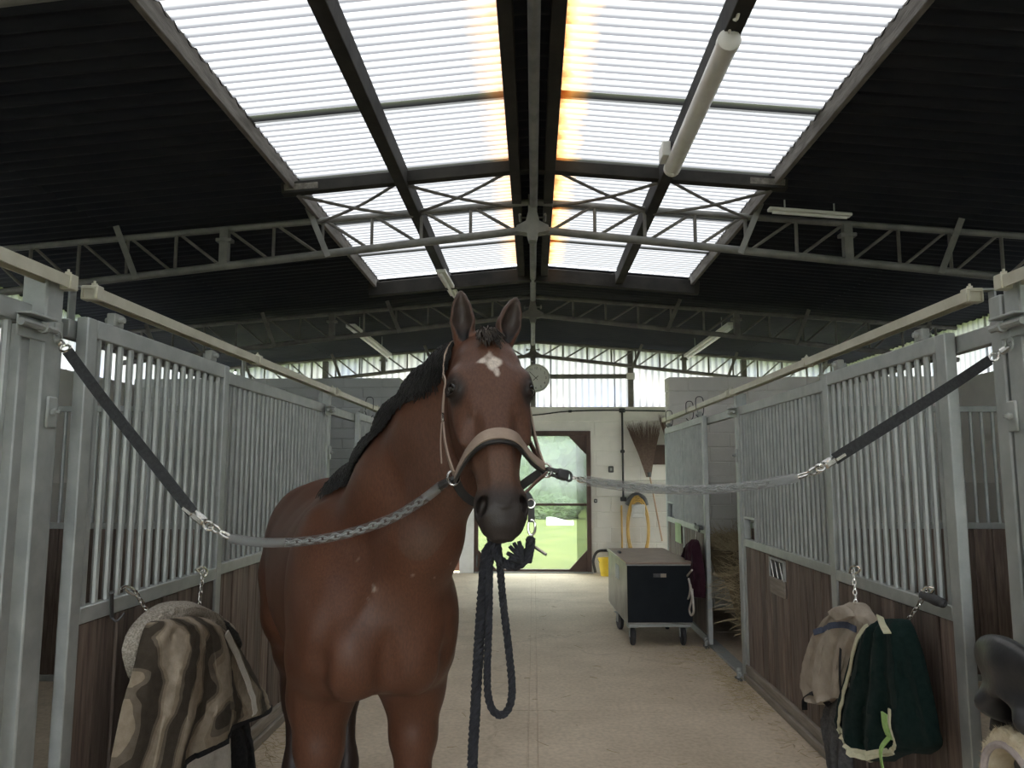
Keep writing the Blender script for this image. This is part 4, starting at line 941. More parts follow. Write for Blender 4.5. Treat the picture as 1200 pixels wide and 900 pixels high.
rope_mesh(MB(), catmull(px([(579, 634), (574, 660), (573, 720), (571, 780), (572, 815), (578, 833), (588, 838), (597, 828), (600, 805), (596, 760), (590, 710), (586, 665), (583, 634)]), 6), .0105).build('loop', ROPE, lead)
rope_mesh(MB(), catmull(px([(576, 630), (580, 648), (590, 660), (604, 663), (614, 657), (620, 645), (622, 632)], YL-.02), 6), .0135).build('knot_strand', ROPE, lead)
rope_mesh(MB(), catmull(px([(618, 658), (621, 645), (622.5, 630)], YL-.035), 6), .0125).build('knot_wrap', ROPE, lead)
M = MB()
for (a, b) in ((597, 640), (602, 636), (608, 634), (611, 640), (594, 648), (596, 655), (604, 645)): M.tube(catmull([onY(612, 656, YL-.03), onY((612+a)/2+1, (654+b)/2+2, YL-.04), onY(a, b, YL-.03-.02*random.random())], 4), [.006, .007, .007, .006, .006, .006, .006, .006, .005], 6)
M.build('tassel', ROPE, lead)
MB().tube([onY(625, 640, YL-.02), onY(640, 650, YL-.05)], .0045, 6).build('snap_bolt', CHROME, lead)
# ------------------------------------------------------------------ cross ties
def chain_mesh(M, P, pitch, r, hl, hw):
    P = [Vector(p) for p in P]; L = [0]
    for i in range(1, len(P)): L.append(L[-1]+(P[i]-P[i-1]).length)
    n = max(2, int(L[-1]/pitch))
    for i in range(n):
        s = (i+.5)*L[-1]/n; j = min(max(1, int(np.searchsorted(L, s))), len(P)-1); t = (P[j]-P[j-1]).normalized(); c = P[j-1].lerp(P[j], (s-L[j-1])/max(L[j]-L[j-1], 1e-6))
        u = t.cross(Vector((.1, .9, .3))).normalized(); w = t.cross(u)
        if i % 2: u = w
        M.tube([c+t*hl*math.cos(q)*(1 if abs(math.cos(q)) > .5 else 1)+u*hw*math.sin(q) for q in np.linspace(0, 2*math.pi, 11)[:-1]], r, 5, closed=True)
    return M
STRAP = mat('black_webbing', (.016, .017, .019), (.035, .036, .038), 80, .75, 0, .3, 300)
def snap(M, a, b, r):       # swivel snap hook between two points
    a = Vector(a); b = Vector(b); d = b-a; t = d.normalized(); u = t.orthogonal().normalized()
    M.tube([a, a+d*.12, a+d*.14, a+d*.42, a+d*.46, a+d*.55], [r*.5, r*.5, r*1.15, r*1.15, r*.6, r*.55], 8)
    M.tube([a+d*(.55+.45*(1-math.cos(q))/2)+u*r*1.5*math.sin(q) for q in np.linspace(0, 2*math.pi, 13)[:-1]], r*.42, 6, closed=True); return M
def cross_tie(label, post_o, A, strap, q1, link_pts, tube, endring, black_snap):
    t = thing('cross_tie', tuple(strap[len(strap)//2]), label, 'cross tie', 'cross ties')
    rg = MB(); A = Vector(A); s = 1 if A.x > 0 else -1
    rg.tube([A+Vector((0, .022*math.cos(q), .022*math.sin(q)-.01)) for q in np.linspace(0, 2*math.pi, 15)[:-1]], .004, 6, closed=True)
    rg.box(A.x, A.x+s*.035, A.y-.012, A.y+.012, A.z-.005, A.z+.04, .002); rg.build('tie_ring', GALV, post_o)
    snap(MB(), A+Vector((0, 0, -.02)), strap[0], .011).build('snap_hook', CHROME, t)
    sp = catmull(strap, 6); MB().ribbon(sp, .036, Vector((0, .25, 1)), .004).build('strap', STRAP, t)
    a, b = Vector(strap[-1]), Vector(q1); dd = (b-a).normalized()
    MB().bar(a-dd*.03, a+dd*.006, .040, .009).build('strap_clip', CHROME, t)
    MB().bar(a+dd*.004, a+(b-a)*.62, .030, .024, bev=.005).tube([a+(b-a)*(.60+.4*(1-math.cos(q))/2)+dd.orthogonal().normalized()*.013*math.sin(q) for q in np.linspace(0, 2*math.pi, 11)[:-1]], .004, 6, closed=True).build('quick_release', CHROME, t)
    chain_mesh(MB(), link_pts, .034, .0042, .024, .011).build('end_link', CHROME, t)
    tp_ = catmull(tube, 8); MB().tube(tp_, .0145, 12, cap=False).build('clear_tube', TUBEM, t)
    chain_mesh(MB(), tp_, .021, .0030, .0150, .0082).build('chain', GALV_D, t)
    c = Vector(tube[-1]); e = Vector(endring)
    if black_snap:
        m1 = c.lerp(e, .28); chain_mesh(MB(), [c, m1], .02, .003, .013, .007).build('end_link', CHROME, t)
        dv = e-m1; M = MB(); M.tube([m1+dv*(.06+.26*(1-math.cos(q))/2)+Vector((0, 0, 1))*.013*math.sin(q) for q in np.linspace(0, 2*math.pi, 13)[:-1]], .004, 6, closed=True)
        M.bar(m1+dv*.22, m1+dv*.62, .028, .030, bev=.006); M.bar(m1+dv*.50+Vector((0, 0, .006)), e+Vector((0, 0, .004)), .016, .012, bev=.003); M.bar(m1+dv*.5-Vector((0, 0, .010)), m1+dv*.92-Vector((0, 0, .008)), .012, .009, bev=.003)
        M.build('panic_snap', IRON, t)
    else:
        MB().tube([c, c.lerp(e, .35), c.lerp(e, .6), e], [.0125, .012, .008, .006], 8).build('tube_sleeve', IRON, t)
        snap(MB(), c.lerp(e, .45), e, .009).build('snap_hook', IRON, t)
    return t
lt = [(270, 631, 2.40), (310, 636, 2.385), (360, 634, 2.36), (410, 624.5, 2.335), (460, 607, 2.30), (495, 586, 2.26), (517, 569, 2.225)]
cross_tie('cross tie with black strap and clear chain tube clipped beside the striped fly rug', pL, onX(68, 392, -XL+.02),
          [onX(79, 411, -1.60), onY(115, 460, 2.545), onY(170, 530, 2.49), onY(226, 601, 2.43)], onY(249, 620, 2.415), [onY(246, 616, 2.415), onY(270, 631, 2.40)], [onY(*q) for q in lt], Rl, False)
rt = [(933, 560, 2.44), (880, 569, 2.41), (820, 574, 2.36), (760, 572.5, 2.30), (715, 567.5, 2.24), (684, 563, 2.20)]
cross_tie('cross tie with black strap and clear chain tube clipped above the black saddle', pR, onX(1182, 400, XR-.02),
          [onX(1160, 422, 1.63), onY(1110, 455, 2.64), onY(1040, 499, 2.56), onY(978, 538, 2.47)], onY(957, 551, 2.455), [onY(962, 549, 2.455), onY(933, 560, 2.44)], [onY(*q) for q in rt], Rr, True)
# ------------------------------------------------------------------ cloths hung on the doors
def smoothrows(rows, nu, nv):
    Rr_ = []
    for r in rows:
        p = [Vector((a, b, 0)) for a, b in r]; c = catmull(p, 8); L = [0]
        for i in range(1, len(c)): L.append(L[-1]+(c[i]-c[i-1]).length)
        Rr_.append([c[min(max(int(np.searchsorted(L, L[-1]*u/(nu-1))), 0), len(c)-1)] for u in range(nu)])
    out = []
    cols = [catmull([r[u] for r in Rr_], 12) for u in range(nu)]
    m = len(cols[0])
    for v in range(nv): out.append([cols[u][int(round(v*(m-1)/(nv-1)))] for u in range(nu)])
    return out
def drape(name, rows, X, s, mt, parent=None, bulge=.08, fold=.012, nf=3.5, thick=.07, nu=36, nv=40, seed=0.0, label=None):
    g = smoothrows(rows, nu, nv); v = []; uv = []; f = []
    for layer in (0, 1):
        for j in range(nv):
            for i in range(nu):
                u, w = i/(nu-1), j/(nv-1); p = onX(g[j][i].x, g[j][i].y, X)
                tt = max(0, 2*u-1) if s > 0 else max(0, 1-2*u); edge = max(0, 1-tt**2)**.5*(1-.25*max(0, (1-2*u) if s > 0 else (2*u-1))**3); tz = max(0, math.sin(min(1, w*6)*math.pi/2))
                o = bulge*edge*(.45+.55*tz)*(.75+.25*math.sin(2.2*w+seed)) + fold*(.3+.9*w)*edge*math.sin(2*math.pi*nf*(u+.10*math.sin(2.5*w+seed)+.05*w)+seed) + .5*fold*edge*mnoise.noise(Vector((u*7, w*5, seed)))
                o += .006*mnoise.noise(Vector((u*19, w*16, seed+3)))
                if layer: o = o*.35-thick*(.25+.75*edge)*(.5+.5*tz)
                v.append((p.x-s*o, p.y, p.z)); uv.append((u, w))
    N0 = nu*nv
    for j in range(nv-1):
        for i in range(nu-1):
            a = j*nu+i; f.append((a, a+1, a+nu+1, a+nu)); f.append((N0+a, N0+a+nu, N0+a+nu+1, N0+a+1))
    for i in range(nu-1):
        f.append((i, N0+i, N0+i+1, i+1)); a = (nv-1)*nu+i; f.append((a, a+1, N0+a+1, N0+a))
    for j in range(nv-1):
        a = j*nu; f.append((a, a+nu, N0+a+nu, N0+a)); a = j*nu+nu-1; f.append((a, N0+a, N0+a+nu, a+nu))
    M = MB(); M.add(v, f); M.uv = uv; o = M.build(name, mt, parent, ang=70)
    if label: o['label'] = label
    grid = [[Vector(v[j*nu+i]) for i in range(nu)] for j in range(nv)]
    return o, grid
def fabric(name, c1, c2, scale=60, **k): return mat(name, c1, c2, scale, .9, 0, .35, 350, sheen=.03, spec=.12, **k)
# camouflage-striped fly rug
def striped():
    m = fabric('striped_mesh_fabric', (.30, .25, .19), (.38, .32, .25), 30); N, L, P = nodes(m); src = P.inputs['Base Color'].links[0].from_socket
    tc = N.new('ShaderNodeTexCoord'); mp = N.new('ShaderNodeMapping'); mp.inputs['Scale'].default_value = (1.0, .55, 1); mp.inputs['Rotation'].default_value = (0, 0, R(-10)); mp.inputs['Location'].default_value = (.3, .2, 0); L.new(tc.outputs['UV'], mp.inputs[0])
    w = N.new('ShaderNodeTexWave'); w.wave_type = 'BANDS'; w.bands_direction = 'X'; w.inputs['Scale'].default_value = 1.35; w.inputs['Distortion'].default_value = 8.0; w.inputs['Detail'].default_value = 2.0; w.inputs['Detail Scale'].default_value = 1.9; L.new(mp.outputs[0], w.inputs['Vector'])
    r = N.new('ShaderNodeValToRGB'); r.color_ramp.interpolation = 'CONSTANT'; e = r.color_ramp.elements; e[0].position = 0; e[0].color = (1, 1, 1, 1); e[1].position = .58; e[1].color = (.42, .41, .40, 1)
    x = e.new(.78); x.color = (.17, .165, .16, 1); x = e.new(.30); x.color = (.80, .78, .74, 1); L.new(w.outputs['Fac'], r.inputs['Fac'])
    mx = N.new('ShaderNodeMixRGB'); mx.blend_type = 'MULTIPLY'; mx.inputs[0].default_value = 1; L.new(src, mx.inputs[1]); L.new(r.outputs[0], mx.inputs[2]); L.new(mx.outputs[0], P.inputs['Base Color']); return m
STRIPE = striped(); CHECK = fabric('beige_houndstooth', (.26, .23, .19), (.44, .40, .34), 130, lo=.42, hi=.58); CREAM = fabric('cream_lining', (.62, .58, .52), (.70, .66, .60))
GREYC = fabric('grey_cloth', (.06, .06, .062), (.11, .11, .11)); BLACKC = fabric('black_binding', (.012, .012, .013), (.025, .025, .026))
rug = thing('fly_rug', tuple(onX(215, 880, -1.52)), 'camouflage striped fly rug hanging over a bar on the stall door', 'rug')
_, gr = drape('rug_front', [[(176, 730), (200, 724), (225, 723), (246, 733)], [(170, 752), (195, 746), (235, 746), (266, 764)], [(160, 792), (190, 790), (240, 790), (284, 794)], [(147, 838), (185, 836), (240, 830), (297, 815)], [(126, 950), (180, 906), (235, 868), (264, 848), (304, 828)]], -1.52, -1, STRIPE, rug, bulge=.10, fold=.022, nf=3.2, thick=.085)
def edge_strip(name, pts, w, mt, parent, s, th=.006, wd=(0, .3, 1), lift=.004):
    return MB().ribbon([Vector(p)+Vector((-s*lift, 0, 0)) for p in pts], w, Vector(wd), th).build(name, mt, parent)
edge_strip('hem_binding', gr[-1], .022, BLACKC, rug, -1)
edge_strip('cream_trim', [gr[j][29] for j in range(6, 37, 2)], .032, CREAM, rug, -1, wd=(.2, 1, 0), lift=.006)
drape('neck_cover', [[(166, 722), (188, 708), (215, 705), (246, 722)], [(152, 742), (172, 728), (215, 724), (262, 742)], [(146, 765), (165, 760), (185, 762), (205, 762)], [(153, 792), (163, 797), (172, 790), (180, 778)]], -1.58, -1, CHECK, rug, bulge=.075, fold=.010, nf=2.2, thick=.045, seed=1.3, label='beige houndstooth neck cover')
drape('shoulder_lining', [[(232, 716), (245, 718), (256, 730)], [(246, 728), (262, 740), (270, 752)], [(256, 742), (266, 752), (272, 762)]], -1.555, -1, GREYC, rug, bulge=.06, fold=.008, nf=1.5, thick=.04, nu=16, nv=14, label='dark grey lining')
drape('belly_lining', [[(205, 884), (235, 864), (262, 850)], [(201, 912), (232, 900), (262, 890)], [(197, 945), (230, 945), (262, 940)]], -1.55, -1, CREAM, rug, bulge=.05, fold=.010, nf=2.2, thick=.05, nu=18, nv=20, label='cream belly lining')
drape('hanging_straps', [[(256, 842), (268, 838), (282, 836)], [(260, 865), (272, 862), (288, 862)], [(264, 900), (272, 900), (290, 892)], [(266, 950), (276, 950), (286, 945)]], -1.57, -1, BLACKC, rug, bulge=.05, fold=.02, nf=2.5, thick=.04, nu=16, nv=20, label='bundle of black straps')
def hang_chain(label, p, q):
    t = chain_mesh(MB(), [p, Vector(p).lerp(Vector(q), .5)+Vector((0, 0, -.006)), q], .024, .0028, .0165, .0085).build('hanging_chain', CHROME); tag(t, label, 'chain', 'blanket chains')
hang_chain('steel chain from the middle rail to the beige end of the striped fly rug', onX(157, 691, -1.615), onX(182, 728, -1.585)); hang_chain('steel chain from the middle rail to the grey end of the striped fly rug', onX(238, 668, -1.615), onX(233, 712, -1.59))
for lab, pts in (('snap clip over the middle rail at the beige end of the fly rug', [(141, 690), (147, 687), (156, 690), (160, 697), (152, 695), (146, 690)]), ('snap clip over the middle rail at the grey end of the fly rug', [(229, 668), (236, 664), (242, 668), (240, 676), (235, 672), (230, 668)])):
    tag(MB().tube(catmull([onX(a, b, -1.615) for a, b in pts], 4), .0055, 6).build('snap_clip', CHROME), lab, 'clip', 'snap clips')
bh = [onX(120, 694, -1.66), onX(120.5, 694, -1.640), onX(131, 696, -1.638), onX(131, 724, -1.638), onX(137, 728, -1.62), onX(146, 718, -1.60)]
tag(MB().ribbon(catmull(bh[2:4], 3), .020, Vector((0, 1, 0)), .005).ribbon([onX(131, 695, -1.636), onX(131, 693, -1.69)], .02, Vector((0, 1, 0)), .005).tube(catmull([bh[3], bh[4], bh[5]], 5), .004, 6).build('over_rail_hook', IRON), 'black over-rail hook beside the striped fly rug', 'hook')
# right: beige rug and dark green blanket
BEIGE = fabric('beige_canvas', (.36, .31, .25), (.46, .40, .33), 12); GREEN = fabric('dark_green_wool', (.006, .017, .016), (.012, .026, .023), 40); YEL = fabric('pale_yellow_piping', (.60, .58, .40), (.68, .66, .48)); LIME = fabric('lime_webbing', (.32, .52, .16), (.42, .62, .24)); BLUE = fabric('blue_stripe', (.07, .09, .15), (.11, .13, .19)); PINKL = fabric('pale_lining', (.42, .36, .34), (.48, .42, .40)); 
br = thing('beige_rug', tuple(onX(985, 880, 1.58)), 'beige rug with a blue stripe hanging beside the dark green blanket', 'rug')
_, gb = drape('rug_body', [[(984, 716), (996, 707), (1008, 707), (1020, 720)], [(966, 738), (985, 730), (1005, 728), (1026, 738)], [(953, 772), (970, 764), (990, 760), (1014, 772)], [(949, 802), (966, 802), (985, 796), (1008, 802)], [(955, 822), (970, 826), (985, 818), (1004, 820)]], 1.575, 1, BEIGE, br, bulge=.06, fold=.018, nf=2.6, thick=.06)
edge_strip('blue_stripe', [gb[11][i] for i in range(1, 30)], .030, BLUE, br, 1)
drape('collar', [[(973, 716), (982, 711), (990, 709)], [(978, 722), (988, 720), (998, 716)], [(984, 728), (992, 726), (1000, 722)]], 1.52, 1, BEIGE, br, bulge=.03, fold=.004, nf=1, thick=.02, nu=12, nv=10)
drape('pale_lining', [[(1004, 768), (1012, 764), (1020, 762)], [(1000, 795), (1008, 795), (1016, 790)], [(998, 818), (1005, 820), (1014, 815)]], 1.545, 1, PINKL, br, bulge=.03, fold=.006, nf=1, thick=.02, nu=12, nv=12)
drape('strap_bundle', [[(972, 822), (986, 818), (1002, 818)], [(970, 850), (985, 850), (1001, 848)], [(976, 880), (988, 880), (998, 876)], [(982, 925), (990, 925), (997, 922)]], 1.585, 1, GREYC, br, bulge=.04, fold=.02, nf=2.5, thick=.03, nu=16, nv=20, label='dark grey straps')
MB().ribbon(catmull([onX(972, 826, 1.54), onX(960, 816, 1.53), (onX(950, 812, 1.53)), onX(943, 818, 1.53), onX(943, 832, 1.53)], 6), .03, Vector((.6, 0, .5)), .005).build('strap_loop', BLACKC, br)
MB().ribbon(catmull([onX(985, 760, 1.50), onX(984, 790, 1.50), onX(986, 818, 1.51)], 6), .02, Vector((0, 1, 0)), .004).build('black_tape', BLACKC, br)
gb_t = thing('green_blanket', tuple(onX(1045, 895, 1.56)), 'dark green wool blanket with pale yellow piping on the stall door', 'blanket')
_, gg = drape('blanket_body', [[(1029, 732), (1040, 727), (1053, 725), (1064, 727)], [(1018, 755), (1040, 750), (1060, 750), (1075, 762)], [(1006, 790), (1035, 792), (1062, 792), (1086, 802)], [(996, 825), (1028, 832), (1062, 832), (1094, 842)], [(993, 846), (1020, 868), (1056, 868), (1098, 872)], [(1003, 862), (1034, 892), (1060, 882), (1086, 884)]], 1.57, 1, GREEN, gb_t, bulge=.085, fold=.026, nf=3.6, thick=.06, seed=.6)
edge_strip('piping', [gg[j][1] for j in range(1, 39)]+[gg[38][i] for i in range(2, 28)], .026, YEL, gb_t, 1, wd=(.1, 1, .5), lift=.010)
edge_strip('piping', [gg[33+int(3*min(i, 14)/14)][i] for i in range(1, 26)]+[gg[36-int(j)][26] for j in range(0, 14)], .020, YEL, gb_t, 1, wd=(.1, 1, .6), lift=.009)
MB().ribbon(catmull([onX(1031, 722, 1.52), onX(1034, 731, 1.49), onX(1040, 742, 1.475)], 4), .03, Vector((0, 1, .3)), .005).build('loop_tab', YEL, gb_t)
a = gg[25][18]; lp = [Vector((x_.x-.03, x_.y, x_.z)) for x_ in (gg[24][24], gg[27][24], gg[30][24])]
MB().ribbon(catmull(lp, 5), .052, Vector((0, 1, 0)), .008).build('lime_patch', LIME, gb_t); MB().ribbon(catmull([lp[-1], Vector((lp[-1].x-.02, lp[-1].y+.04, lp[-1].z-.06)), Vector((lp[-1].x-.015, lp[-1].y+.05, lp[-1].z-.13)), Vector((lp[-1].x-.01, lp[-1].y+.02, lp[-1].z-.20))], 5), .024, Vector((0, 1, .2)), .004).build('lime_strap', LIME, gb_t)
hang_chain('steel chain from the middle rail to the beige rug', onX(1000, 668, 1.635), onX(1003, 709, 1.61)); hang_chain('steel chain from the middle rail to the dark green blanket', onX(1087, 691, 1.635), onX(1064, 727, 1.60))
for lab, pts in (('snap clip over the middle rail above the beige rug', [(996, 672), (998, 664), (1005, 664), (1008, 668), (1002, 672), (997, 670)]), ('snap clip over the middle rail above the green blanket', [(1080, 694), (1086, 688), (1094, 690), (1090, 696), (1084, 694), (1080, 692)])):
    tag(MB().tube(catmull([onX(a_, b_, 1.635) for a_, b_ in pts], 4), .0055, 6).build('snap_clip', CHROME), lab, 'clip', 'snap clips')
tag(MB().tube(catmull([onX(1080, 697, 1.640), onX(1095, 703, 1.632), onX(1108, 708, 1.645)], 5), [.012, .02, .02, .02, .02, .022, .022, .02, .02, .018, .010], 10).build('rubber_grip', RUBBER), 'black rubber grip on the middle rail above the green blanket', 'grip')
# ------------------------------------------------------------------ saddles on racks
SF = Field(np.arange(1.30, 1.90, .007), np.arange(2.06, 2.80, .007), np.arange(.66, 1.24, .007))
ya = 2.43; AX = [np.array([1., 0, 0]), np.array([0, 1., 0]), UP]
SF.chain([(1.44, ya, 1.075), (1.52, ya, 1.02), (1.64, ya, 1.00), (1.74, ya, 1.04), (1.80, ya, 1.07)], [.055, .085, .09, .07, .05], .06)
SF.ell((1.445, ya, 1.045), [np.array([.94, 0, .34]), np.array([0, 1., 0]), np.array([-.34, 0, .94])], (.050, .185, .125), .05)     # cantle
SF.ell((1.60, ya, .985), AX, (.22, .15, .05), .05)
for sd in (-1, 1):
    SF.ell((1.585, ya+sd*.098, .945), [np.array([1., 0, 0]), np.array([0, .94, sd*.34]), np.array([0, -sd*.34, .94])], (.215, .066, .080), .04)              # panels
    SF.ell((1.66, ya+sd*.235, .86), [np.array([1., 0, 0]), np.array([0, .93, sd*.37]), np.array([0, -sd*.37, .93])], (.17, .022, .20), .03)   # flaps
SF.chain([(1.28, ya, .925), (1.85, ya, .92)], [.060, .055], .02, cut=True)
sv, sf = SF.mesh(); sv = relax(sv, sf, 3, .5)
SADM = mat('black_saddle_leather', (.018, .018, .020), (.032, .032, .034), 9, .38, 0, .12, 60, coat=.15)
sad = thing('saddle', (1.60, ya, .66), 'black leather saddle on the upper rack of the right stall panel', 'saddle')
link('saddle_body', np_mesh('saddle_body', sv, sf, SADM, None, ORG[sad.name]), sad, ORG[sad.name])
pp = [(1.398+.0*k_, ya+.165*math.sin(q), 1.06+.105*math.cos(q)) for k_, q in enumerate(np.linspace(-1.5, 1.5, 20))]
for sd in (-1, 1): MB().ribbon(catmull([(1.69, ya+sd*.255, .90), (1.69, ya+sd*.270, .80), (1.69, ya+sd*.275, .70)], 4), .03, Vector((1, 0, 0)), .005).build('stirrup_leather', BLK, sad)
# sheepskin pad below
rng2 = np.random.default_rng(3)
v = []; f = []; nu, nv = 80, 60; cy, cz, Ro, th = 2.42, .70, .19, .05
def pad(layer, uu, ww):
    an = math.pi*(1.18*uu-.09); x = 1.395+.31*ww; ed = min(1, min(ww, 1-ww)*9)**.5; rr = Ro-.05+ (th*ed if not layer else 0)
    if not layer: rr += .012*mnoise.noise(Vector((uu*14, ww*12, 0)))+.007*mnoise.noise(Vector((uu*40, ww*34, 2)))+.004*random.uniform(-1, 1)
    drop = .22*max(0, abs(uu-.5)*2-.55)/.45
    return (x+(0.0 if layer else .006*mnoise.noise(Vector((uu*20, ww*9, 7)))), cy+math.cos(an)*rr*(1 if True else 1), cz+math.sin(an)*rr*1.05-drop*.4)
for layer in (0, 1):
    for j in range(nv):
        for i in range(nu): v.append(pad(layer, i/(nu-1), j/(nv-1)))
N0 = nu*nv
for j in range(nv-1):
    for i in range(nu-1):
        a = j*nu+i; f.append((a, a+1, a+nu+1, a+nu)); f.append((N0+a, N0+a+nu, N0+a+nu+1, N0+a+1))
for i in range(nu-1): f.append((i, N0+i, N0+i+1, i+1)); a = (nv-1)*nu+i; f.append((a, a+1, N0+a+1, N0+a))
for j in range(nv-1): a = j*nu; f.append((a, a+nu, N0+a+nu, N0+a)); a = j*nu+nu-1; f.append((a, N0+a, N0+a+nu, a+nu))
WOOL = fabric('cream_sheepskin', (.62, .53, .36), (.74, .66, .50), 26)
pd = thing('sheepskin_pad', (1.55, cy, .55), 'cream sheepskin saddle pad under the black saddle', 'saddle pad')
MB().add(v, f).build('fleece', WOOL, pd, ang=180)
v = []
M = MB()
for _ in range(5200):
    uu, ww = random.random(), random.random(); p = Vector(pad(0, uu, ww)); an = math.pi*(1.18*uu-.09); nrm = Vector((random.uniform(-.5, .5)+(-.9 if ww < .06 else 0), math.cos(an), math.sin(an))).normalized()
    q = p+(nrm+Vector((random.uniform(-.7, .7), random.uniform(-.7, .7), random.uniform(-.7, .7))))*random.uniform(.005, .011); t_ = nrm.orthogonal().normalized()*.0016
    M.add([p-t_-nrm*.003, p+t_-nrm*.003, q], [(0, 1, 2)])
o = M.build('fleece_tufts', WOOL, pd, smooth=False); o['kind'] = 'stuff'
MB().tube([(1.397, cy+math.cos(math.pi*(1.18*q-.09))*(Ro-.05), cz+math.sin(math.pi*(1.18*q-.09))*(Ro-.05)*1.05-.088*max(0, abs(q-.5)*2-.55)/.45) for q in np.linspace(0, 1, 30)], .011, 8).build('edge_binding', PINKL, pd)
for z, lab in ((.905, 'steel saddle rack under the black saddle'), (.80, 'steel saddle rack under the sheepskin pad')):
    t = thing('saddle_rack', (1.55, 2.43, z-.1), lab, 'rack', 'saddle racks')
    MB().tube([(1.43, 2.43, z-.01), (1.70, 2.43, z-.01)], .018, 8).build('arm', IRON, t); MB().box(1.69, 1.70, 2.39, 2.47, z-.10, z+.03, .003).build('wall_plate', IRON, t)
# ------------------------------------------------------------------ feed cart
cart = thing('feed_cart', (1.21, 8.3, 0), 'dark feed cart on castors with a brown wooden lid', 'cart')
CT = Matrix.Translation((1.215, 7.62, 0)) @ Matrix.Rotation(R(2.0), 4, 'Z')
def cb(nm, x0, x1, y0, y1, z0, z1, m, b=.004, par=None):
    M = MB().box(x0, x1, y0, y1, z0, z1, b); M.v = [tuple(CT @ Vector(p)) for p in M.v]; return M.build(nm, m, par or cart)
NAVY = mat('dark_navy_panel', (.004, .0065, .010), (.007, .010, .014), 6, .6, 0, .05, 40, spec=.2); STEEL = mat('scuffed_sheet_steel', (.22, .21, .19), (.34, .33, .31), 3.5, .42, .7, .04, 30); LID = mat('brown_laminate_lid', (.24, .17, .135), (.32, .24, .19), 5, .35, 0, .05, 40)
cb('side_panel', -.312, -.300, .014, 1.38, .21, .775, STEEL); cb('side_panel', .300, .312, .014, 1.38, .21, .775, STEEL)
fpn = cb('front_panel', -.312, .312, 0, .012, .23, .775, NAVY); cb('back_panel', -.312, .312, 1.382, 1.394, .21, .775, STEEL)
cb('floor_tray', -.298, .298, .014, 1.38, .21, .23, STEEL); cb('chassis', -.30, .30, .01, 1.39, .185, .209, GALV_D)
ld = cb('lid', -.325, .325, -.015, 1.41, .778, .800, LID); cb('lid_trim', -.322, .322, -.012, 1.40, .766, .777, GALV_D, .002)
cb('lid_handle', -.275, -.245, .80, .93, .80, .822, IRON, .006, ld)
cb('name_plate', -.06, .01, -.004, -.0005, .655, .69, IRON, .001, fpn); cb('name_plate', .01, .065, -.004, -.0005, .655, .69, mat('tan_plate', (.36, .31, .24)), .001, fpn)
cb('sticker', -.3155, -.3125, .55, .80, .56, .70, mat('pale_blue_sticker', (.42, .52, .60), (.66, .70, .72), 9, .5), .0)
def castor(x, y, yaw):
    c = CT @ Vector((x, y, 0)); Mx = Matrix.Translation((c.x, c.y, 0)) @ Matrix.Rotation(yaw, 4, 'Z')
    M = MB().box(-.05, .05, -.05, .05, .172, .184, .003).box(-.032, -.026, -.028, .028, .08, .175, .002).box(.026, .032, -.028, .028, .08, .175, .002); M.v = [tuple(Mx @ Vector(p)) for p in M.v]; f_ = M.build('castor', GALV_D, cart)
    MB().lathe([(.03, -.020), (.078, -.020), (.088, -.012), (.088, .012), (.078, .020), (.03, .020)], 20, Mx @ Matrix.Translation((0, 0, .088)) @ Matrix.Rotation(math.pi/2, 4, 'Y')).build('wheel', RUBBER, f_)
castor(-.255, .10, .05); castor(.235, .10, 0); castor(-.265, .86, .2); castor(.24, .86, -.25)
# ------------------------------------------------------------------ things on the back wall
bk = thing('bucket', (1.19, 12.80, 0), 'yellow plastic bucket on the floor behind the feed cart', 'bucket')
YP = mat('yellow_plastic', (.72, .50, .03), (.78, .56, .05), 6, .4)
T_ = Matrix.Translation((1.19, 12.80, 0)); MB().lathe([(.095, 0), (.10, .004), (.135, .27), (.145, .272), (.145, .285), (.128, .285), (.094, .012), (.001, .010)], 24, T_).build('pail', YP, bk)
MB().tube([(1.19+.142*math.cos(q), 12.78-.05*math.sin(q), .27-.10*math.sin(q)) for q in np.linspace(0, math.pi, 14)], .004, 6).build('bail_handle', IRON, bk)
hz = catmull([(1.02, 12.98, .03), (.99, 13.02, .22), (1.06, 13.03, .36), (1.22, 13.03, .38), (1.40, 13.02, .36), (1.55, 13.0, .30)], 6)
tag(MB().tube(hz, .022, 8).build('black_hose', RUBBER), 'black rubber hose curving above the yellow bucket', 'hose')
STRAWM = mat('broom_twigs', (.13, .085, .07), (.22, .155, .125), 30, .85, 0, .2, 60); STICK = mat('broom_stick_wood', (.34, .22, .14), (.44, .30, .20), 12, .6)
def besom(label, bind, top, foot, spread, n, Y):
    t = thing('twig_broom', tuple(foot), label, 'broom', 'twig brooms')
    bind = Vector(bind); top = Vector(top); foot = Vector(foot); ax = (top-bind); u = Vector((1, 0, 0)); M = MB()
    for i in range(n):
        q = random.uniform(-1, 1); w = random.uniform(-1, 1); L = random.uniform(.72, 1.05)
        b0 = bind+u*q*.035+Vector((0, w*.02, -.10)); e0 = bind+ax*L+u*q*spread*L+Vector((0, w*.045, random.uniform(-.04, .04))); m0 = b0.lerp(e0, .45)+u*q*spread*-.06
        M.tube([b0, m0, e0], [.0045, .0038, .0016], 4, cap=False)
    o = M.build('twigs', STRAWM, t); o['kind'] = 'stuff'
    MB().tube([bind-ax.normalized()*.10, bind-ax.normalized()*.02], [.036, .040], 10).build('binding', IRON, t)
    MB().tube([bind+ax*.1, foot], .0135, 8).build('handle', STICK, t)
besom('twig broom hanging upside down on the white back wall above the feed cart', onY(760, 552, 12.98), onY(754, 497, 12.98), onY(776, 634, 12.98), .30, 420, 12.98)
